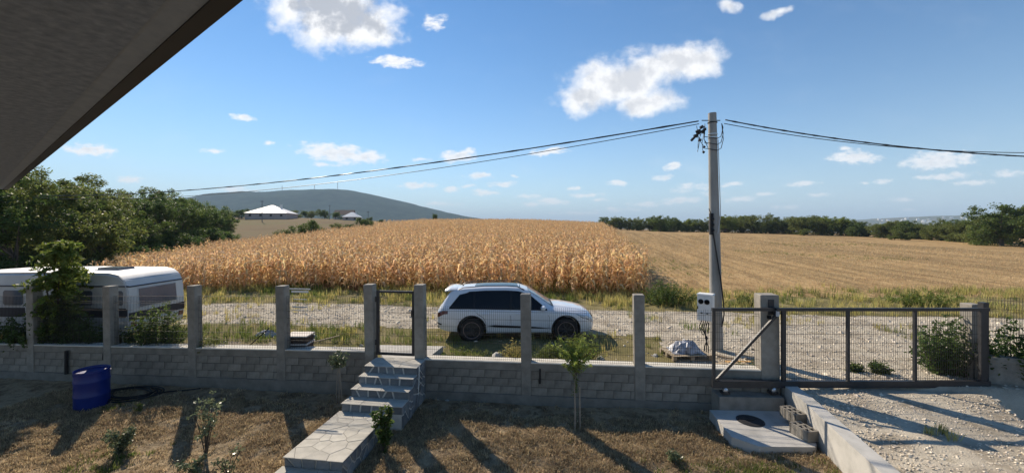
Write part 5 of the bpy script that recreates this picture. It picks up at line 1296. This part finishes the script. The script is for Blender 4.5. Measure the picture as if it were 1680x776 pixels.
# young tree with a wispy crown
p = at_z(943, 703, 0); b = (p[0], p[1], yz(p)-.02); TT = 4.4-(540-HV)/F*8.7+.05
t = thing('young_tree', 'slender young tree with wispy light green crown on the lawn before the car', 'young tree', b)
MB().tube([(0, 0, -.1), (.01, 0, .4), (-.005, 0, .9), (.015, 0, 1.3), (.02, 0, 1.75)], [.022, .020, .016, .012, .005], 7).build('trunk', m_barkpale, t, smooth=60)
bm = MB(); cen = []; r_ = random.Random(8)
for i in range(40):
    a = r_.uniform(0, 6.28); z0 = r_.uniform(1.1, 1.6); L = r_.uniform(.35, .72); up = r_.uniform(.55, 1.3); d = (cos(a)*cos(up), sin(a)*cos(up)*.9, sin(up))
    e = (.02+d[0]*L, d[1]*L, z0+d[2]*L); bm.tube([(.015, 0, z0), tuple(.5*e[j]+.5*(.015, 0, z0)[j]+(0, 0, .03)[j] for j in range(3)), e], [.006, .004, .0015], 4)
    for k in (.25, .4, .55, .7, .85, 1): cen.append((.02+d[0]*L*k, d[1]*L*k, z0+d[2]*L*k+.02*sin(k*3)))
bm.build('branches', m_bark, t)
obj('crown', leaf_mesh('crown', cen, .05, 9, .09, .16, leaf_mat('leaves_fresh_green', [(.20, .26, .05), (.28, .33, .08)], .55), 5, up=.1), t)
obj('stem_leaves', leaf_mesh('stem_leaves', [(r_.uniform(-.04, .05), r_.uniform(-.04, .04), z) for z in np.linspace(.78, 1.2, 16)], .06, 9, .06, .3, m_leaf_oliv, 6), t)
q = at_z(951, 704, 0)
tag(MB().tube([(0, 0, -.1), (-.01, .0, .95)], .016, 6).build('plant_stake', m_barkpale, None, (q[0]+.01, q[1]+.02, yz(q))), 'wooden stake standing beside the young tree trunk', 'stake')
# standard rose with two canes
p = at_z(556, 660, -.03); b = (p[0], p[1], yz(p))
t = thing('standard_shrub', 'small ball headed shrub on a bare stem against the left wall', 'shrub', b); h = 4.4-(597-HV)/F*9.95-b[2]
MB().tube([(0, 0, -.05), (.01, 0, h*.5), (0, 0, h)], [.014, .012, .010], 6).build('stem', m_barkpale, t)
obj('crown', leaf_mesh('crown', crown_points(80, [(0, 0, h, .21, .18)], 3, .3), .06, 14, .055, .6, m_leaf_pale, 4), t)
for k, dx in enumerate((-.10, .09)):
    tag(MB().tube([(dx*.9, .02, -.05), (dx*.5, .0, h*.6), (dx*.1, 0, h-.06)], .012, 6).build('plant_stake', m_barkpale, None, b), ('left' if k == 0 else 'right')+' of two pale canes tied to the ball headed shrub', 'stake')
def shrub(name, label, u, v, h, w, clumps, per, leaf, m_leaf_, seed, asp=.55, stems=5, zb=None, gap=0, cat='shrub', spread=.07):
    p = at_z(u, v, 0 if zb is None else zb); b = (p[0], p[1], (yz(p) if zb is None else zb)-.02); r = random.Random(seed)
    t = thing(name, label, cat, b); st = MB(); cen = []
    for s in range(stems):
        a = r.uniform(0, 6.28); rr = w/2*r.uniform(.3, 1); H = h*r.uniform(.65, 1.0)
        pts = [(0, 0, -.05), (rr*.35*cos(a), rr*.35*sin(a), H*.4), (rr*.75*cos(a), rr*.75*sin(a), H*.75), (rr*cos(a), rr*sin(a), H)]; st.tube(pts, [.012, .009, .006, .002], 5)
        for k in range(clumps):
            f = r.uniform(gap, 1); i = min(2, int(f*3)); g = f*3-i; q = [pts[i][j]*(1-g)+pts[i+1][j]*g for j in range(3)]
            cen.append((q[0]+r.gauss(0, w*.08), q[1]+r.gauss(0, w*.08), q[2]+r.gauss(0, h*.04)))
    st.build('stems', m_bark, t); obj('foliage', leaf_mesh('foliage', cen, spread, per, leaf, asp, m_leaf_, seed), t); return t
PALE = BUSH[0][1]
shrub('garden_shrub', 'dense round shrub with glossy leaves on the left lawn', 196, 728, .55, .5, 16, 12, .055, m_leaf_pale, 21, stems=9)
shrub('rose_bush', 'tall sparse rose bush with glossy leaves on the left lawn', 338, 738, 1.15, .75, 7, 8, .07, m_leaf_pale, 22, gap=.35, stems=7)
shrub('rose_bush', 'low rose bush cut by bottom edge, left of the path', 322, 772, .45, .45, 8, 10, .07, m_leaf_pale, 23)
shrub('rose_bush', 'small sparse rose bush near bottom edge, closest to the path', 374, 768, .55, .5, 6, 8, .06, m_leaf_pale, 24)
shrub('climbing_shrub', 'narrow dark green shrub at right edge of the paved path', 629, 738, .95, .34, 16, 14, .07, m_leaf_dark, 25, stems=6)
shrub('climbing_shrub', 'little leafy plant at the top right corner of the steps', 686, 640, .62, .22, 14, 12, .06, m_leaf_dark, 26, stems=4)
shrub('white_flower_plant', 'low plant with whitish leaves on the lawn near bottom right', 1106, 757, .22, .28, 10, 10, .05, m_leaf_pale, 27, stems=5)
shrub('garden_weed', 'tiny weed in the left lawn shade near the hose', 225, 668, .3, .25, 6, 8, .05, m_leaf_oliv, 28, stems=4)
tag(MB().tube([(0, 0, -.05), (.0, 0, .42)], .012, 6).build('plant_stake', m_barkpale, None, (at_z(346, 690, -.1)[0], at_z(346, 690, -.1)[1], -.15)), 'short pale stake beside the tall rose bush', 'stake')

# sapling at the left fence: feathery leaves over the post
p = at_y(92, 560, 10.45); t = thing('sapling', 'bushy young tree of heaven growing over the left fence post by the caravan', 'sapling', (p[0], p[1], .45)); HT = 4.4-(402-HV)/F*11.9-.45
st = MB(); cen = []; r_ = random.Random(14)
for s in range(5):
    a = r_.uniform(0, 6.28); st.tube([(0, 0, -.1), (.12*cos(a), .12*sin(a), HT*.4), (.3*cos(a), .25*sin(a), HT*.8)], [.03, .02, .008], 6)
for i in range(150):
    z = HT*(.12+.88*r_.random()**.8); w = (1.25 if z > HT*.5 else .95)*(1 if z < HT*.8 else .6); a = r_.uniform(0, 6.28); L = w*r_.uniform(.3, 1)
    for k in np.linspace(.25, 1, 6): cen.append((cos(a)*L*k, sin(a)*L*k*.7, z+.18*sin(k*2.6)-.12*k+.02))
st.build('stems', m_bark, t); obj('foliage', leaf_mesh('foliage', cen, .085, 9, .15, .34, m_leaf_yel, 15, up=.8), t)
def fence_bush(name, label, u, v, Y, h, w, d, n, per, leaf, m_, seed, asp=.4):
    p = at_d(u, v, Y); z = float(ground_z(np.array([p[0]]), np.array([p[1]]))[0]); t = thing(name, label, 'bush', (p[0], p[1], z-.03), YAW)
    r = random.Random(seed); st = MB(); cen = []
    for i in range(n):
        a = r.uniform(0, 6.28); rr = sqrt(r.random()); x, y = w/2*rr*cos(a), d/2*rr*sin(a); H = h*(1-.55*rr*rr)*r.uniform(.55, 1)
        if i % 3 == 0: st.tube([(x*.3, y*.3, -.05), (x*.8, y*.8, H*.5), (x, y, H)], [.010, .007, .003], 4)
        for k in np.linspace(.12, 1, 7): cen.append((x*(.4+.6*k), y*(.4+.6*k), H*k))
    st.build('stems', m_bark, t); obj('foliage', leaf_mesh('foliage', cen, .10, per, leaf, asp, m_, seed+1, up=.2), t); return t
fence_bush('fence_bush', 'leafy green bush behind the mesh in front of the caravan end window', 258, 568, 12.0, 1.6, 2.0, .9, 95, 9, .085, m_leaf_mid, 31)
fence_bush('fence_bush', 'dark undergrowth behind the mesh under the sapling left of caravan', 75, 560, 12.3, 1.7, 2.6, .8, 90, 9, .10, m_leaf_dark, 32)
fence_bush('fence_bush', 'dark undergrowth against the caravan side at far left', 5, 560, 12.4, 1.2, 2.0, .8, 50, 7, .10, m_leaf_dark, 33)
fence_bush('fence_bush', 'dark weeds between the caravan side and third post', 140, 560, 12.2, 1.25, 1.8, .6, 60, 9, .10, m_leaf_dark, 37)
fence_bush('fence_bush', 'grassy weed clump right of the third fence post', 345, 566, 11.6, .75, 1.1, .7, 46, 6, .10, m_leaf_oliv, 34, .2)
fence_bush('gate_bush', 'large dark bush behind right part of the sliding gate', 1553, 628, 9.9, 1.55, 1.5, 1.1, 75, 8, .09, m_leaf_dark, 35, .45)
fence_bush('gate_bush', 'dark bush in shade at the far right frame edge', 1668, 640, 9.3, 1.65, 1.7, 1.1, 70, 8, .09, m_leaf_dark, 36, .45)
fence_bush('weed_clump', 'small weed on gravel behind the gate, left of its neighbour', 1404, 618, 10.0, .28, .45, .3, 12, 8, .07, m_leaf_mid, 38)
fence_bush('weed_clump', 'larger weed on gravel behind the gate nearer the big bush', 1443, 621, 9.9, .38, .5, .35, 16, 8, .08, m_leaf_mid, 39)
fence_bush('weed_clump', 'tall green weeds at the near right corner of the corn', 1095, 508, 19.0, 1.25, 3.0, 1.6, 70, 8, .12, m_leaf_mid, 40, .25)
fence_bush('weed_clump', 'low green weeds at the edge of stubble behind the sliding gate', 1520, 512, 18.6, .8, 4.2, 1.4, 60, 7, .13, m_leaf_yel, 41, .25)
fence_bush('weed_clump', 'green weeds at stubble edge just right of the pole', 1225, 512, 18.8, .6, 2.4, 1.2, 40, 6, .12, m_leaf_oliv, 42, .25)
fence_bush('weed_clump', 'tall grass and weeds under the car front behind the young tree', 945, 592, 10.9, .75, 1.7, .7, 60, 7, .10, m_leaf_yel, 43, .14)
fence_bush('weed_clump', 'dry seedy weeds right of the big pale rock', 845, 590, 10.7, .65, .8, .5, 40, 5, .09, m_gy, 44, .16)
fence_bush('weed_clump', 'yellow green grass clump left of the big pale rock', 765, 588, 10.9, .4, 1.5, .6, 50, 6, .09, m_leaf_yel, 45, .12)
fence_bush('weed_clump', 'weeds between the rock weeds and the next post', 893, 592, 10.7, .5, .7, .5, 36, 6, .09, m_leaf_oliv, 46, .14)
fence_bush('weed_clump', 'green grass clump behind the wall left of the thick gate post', 1228, 600, 9.7, .42, .7, .4, 30, 6, .09, m_leaf_mid, 47, .16)

# ------------------------------------------------------------------ rubble behind the wall
m_rock = mat('pale_rock', [(.30, .29, .27), (.45, .44, .41), (.58, .57, .54)], 4, .95, .03, 12)
def rock(u, v, Y, s, label, seed, m_=None, fl=.7, name='rock', cat='rock'):
    p = at_d(u, v, Y); z = float(ground_z(np.array([p[0]]), np.array([p[1]]))[0]); r = random.Random(seed); m = MB()
    n = 9; pr = []
    for k, (zz, rr) in enumerate(((0, .95), (.35, 1.0), (.7, .75), (.95, .35))):
        pr.append([(s*rr*cos(2*pi*i/n)*r.uniform(.75, 1.2), s*.7*rr*sin(2*pi*i/n)*r.uniform(.75, 1.2), s*fl*zz*r.uniform(.85, 1.15)) for i in range(n)])
    vs = [q for w in pr for q in w]+[(0, 0, s*fl*1.0)]
    fs = [(k*n+i, k*n+(i+1) % n, (k+1)*n+(i+1) % n, (k+1)*n+i) for k in range(3) for i in range(n)]+[(3*n+i, 3*n+(i+1) % n, 4*n) for i in range(n)]
    o = m.add(vs, fs).build(name, m_ or m_rock, None, (p[0], p[1], z-.03), r.uniform(0, 3)); return tag(o, label, cat)
rock(816, 588, 10.75, .27, 'big pale broken rock behind the wall in front of the car', 1, fl=1.0)
rock(828, 592, 10.5, .12, 'small stone at the foot of the big pale rock', 2)
rock(722, 592, 10.4, .16, 'flat grey rubble stone right of the pedestrian gate slab', 3, fl=.5)
rock(734, 594, 10.3, .10, 'small rubble stone next to the flat grey one', 4)
rock(543, 572, 11.0, .17, 'flat white stone on the wall edge left of the gate', 5, fl=.4)
rock(1075, 575, 11.2, .12, 'pale stone left of the plastic heap', 6)
rock(985, 583, 11.0, .16, 'dull stone in shadow before the car front wheel', 7)
rock(1018, 590, 10.6, .14, 'pale stone left of the post before plastic heap', 8)
m_foil = mat('grey_foil', [(.10, .11, .14), (.35, .36, .40), (.62, .63, .66)], 7, .35, .03, 9, spec=.6)
def crumple(u, v, Y, w, d, h, label, m_, seed, name='plastic_sheet', cat='plastic sheet'):
    p = at_d(u, v, Y); z = float(ground_z(np.array([p[0]]), np.array([p[1]]))[0]); r = random.Random(seed); N = 11; vs = []
    for j in range(N):
        for i in range(N):
            a, b = i/(N-1)*2-1, j/(N-1)*2-1; e = max(0, 1-(a*a+b*b)); vs.append((a*w/2+r.uniform(-.03, .03), b*d/2+r.uniform(-.03, .03), h*e**.6*r.uniform(.6, 1.15)+r.uniform(0, .02)))
    m = MB().add(vs, [(j*N+i, j*N+i+1, (j+1)*N+i+1, (j+1)*N+i) for j in range(N-1) for i in range(N-1)])
    return tag(m.build(name, m_, None, (p[0], p[1], z+.01), YAW), label, cat)
# pallet with the heap of foil on it
m_wood = mat('weathered_wood', [(.24, .19, .13), (.38, .31, .22), (.48, .40, .29)], 5, .9, .003, 30, stretch=(.15, 1, 1), rnd=.2)
def pallet(u, v, Y, rz, label, layers=1):
    p = at_d(u, v, Y); z = float(ground_z(np.array([p[0]]), np.array([p[1]]))[0]); t = thing('wooden_pallet', label, 'pallet', (p[0], p[1], z+.01), YAW+rz)
    for k in range(7): MB().box((0, -.36+k*.12, .125), (1.1, .09, .022)).build('board', m_wood, t)
    for k in range(3): MB().box((0, -.36+k*.36, .011), (1.1, .09, .022)).build('board', m_wood, t)
    for x in (-.5, 0, .5):
        for y in (-.36, 0, .36): MB().box((x, y, .068), (.10, .09, .09)).build('block', m_wood, t)
    return t, z
t_, zz_ = pallet(1124, 578, 11.15, .1, 'weathered pallet under the crumpled grey plastic heap')
o = crumple(1124, 577, 11.15, .85, .6, .30, 'crumpled grey plastic sheeting heaped on the pallet by the pole', m_foil, 3); o.location[2] = zz_+.15
crumple(505, 553, 13.0, .55, .4, .25, 'crumpled dark plastic bag right of the fourth post', m_foil, 5, 'plastic_bag', 'plastic bag')
crumple(437, 545, 13.6, .7, .4, .18, 'flattened grey rubbish heap left of the fourth post', m_foil, 6, 'rubbish_heap', 'rubbish')
def plank(u, v, Y, L, rz, tilt, label, w=.10, col=None, dz=0.03):
    p = at_d(u, v, Y); z = float(ground_z(np.array([p[0]]), np.array([p[1]]))[0])
    o = MB().box((0, 0, 0), (L, w, .03), 0, ('y', tilt)).build('plank', col or m_wood, None, (p[0], p[1], z+dz+abs(sin(tilt))*L/2), YAW+rz); return tag(o, label, 'plank')
for i, (u, v, Y, L, rz, ti, lab) in enumerate([(1214, 590, 10.5, .9, .35, .12, 'light plank lying across the wood pile beside the gate post'), (1225, 586, 10.7, 1.0, .6, .25, 'dark plank tilted up on the wood pile by the pole'), (1200, 594, 10.35, .8, .05, 0, 'pale plank lowest in the wood pile, next to the wall'),
        (1212, 597, 10.25, .9, -.03, 0, 'reddish plank lying along the wall under the wood pile'), (1190, 588, 10.6, .6, -.5, .1, 'short plank end at the foot of the pole'), (1240, 580, 10.8, .8, .9, .3, 'blackened plank sticking up at right of the wood pile')]):
    plank(u, v, Y, L, rz, ti, lab, .12, m_stalk if i == 0 else None, .03+.03*i)
plank(424, 560, 12.2, .8, .3, -.75, 'dark thin board leaning left of the fourth post', .05, m_black)
plank(535, 556, 12.6, .8, .2, -.2, 'brown thin board lying right of the plastic bag', .05)
# stack of pale boards and strips by the fourth post
p = at_d(491, 572, 11.35); z = float(ground_z(np.array([p[0]]), np.array([p[1]]))[0])
t = thing('board_stack', 'stack of dark crates with pale edges behind the fence right of fourth post', 'stack', (p[0], p[1], z), YAW)
m_paleb = mat('pale_board', [(.55, .50, .46), (.68, .63, .58)], 4, .8)
for k, (zz, m_) in enumerate(((.02, m_paleb), (.09, m_paleb), (.16, m_paleb), (.36, m_paleb), (.58, m_paleb))):
    MB().box((.0, 0, zz), (.66, .5, .035)).build('board', m_, t)
for zz in (.26, .47): MB().box((-.01, .02, zz), (.60, .44, .17)).build('crate', mat('dark_brown_crate', [(.05, .035, .03), (.08, .055, .045)], 5, .8), t)
for k, v in enumerate((474, 478.5, 491, 503.5, 509)):
    q_ = at_y(492, v, WALL_Y+.125); w_ = (.62, .5, .4, .45, .5)[k]
    tag(MB().box((0, 0, 0), (w_, .006, (.03, .05, .022, .04, .022)[k])).build('white_strip', m_white, None, q_), ['topmost', 'second', 'third', 'fourth', 'lowest'][k]+' thin white strip woven across the wire mesh right of the fourth post', 'strip')

# ------------------------------------------------------------------ haze: thin even air around everything
hm = bpy.data.materials.new('haze_air'); hm.use_nodes = True; ht = hm.node_tree; ht.nodes.clear()
ho = ht.nodes.new('ShaderNodeOutputMaterial'); hv = ht.nodes.new('ShaderNodeVolumePrincipled'); hv.inputs['Color'].default_value = (.62, .81, 1, 1)
hv.inputs['Density'].default_value = HAZE; hv.inputs['Anisotropy'].default_value = 0; ht.links.new(hv.outputs[0], ho.inputs['Volume'])
tag(MB().box((0, 3000, 120), (24000, 26000, 480)).build('haze', hm), kind='stuff')
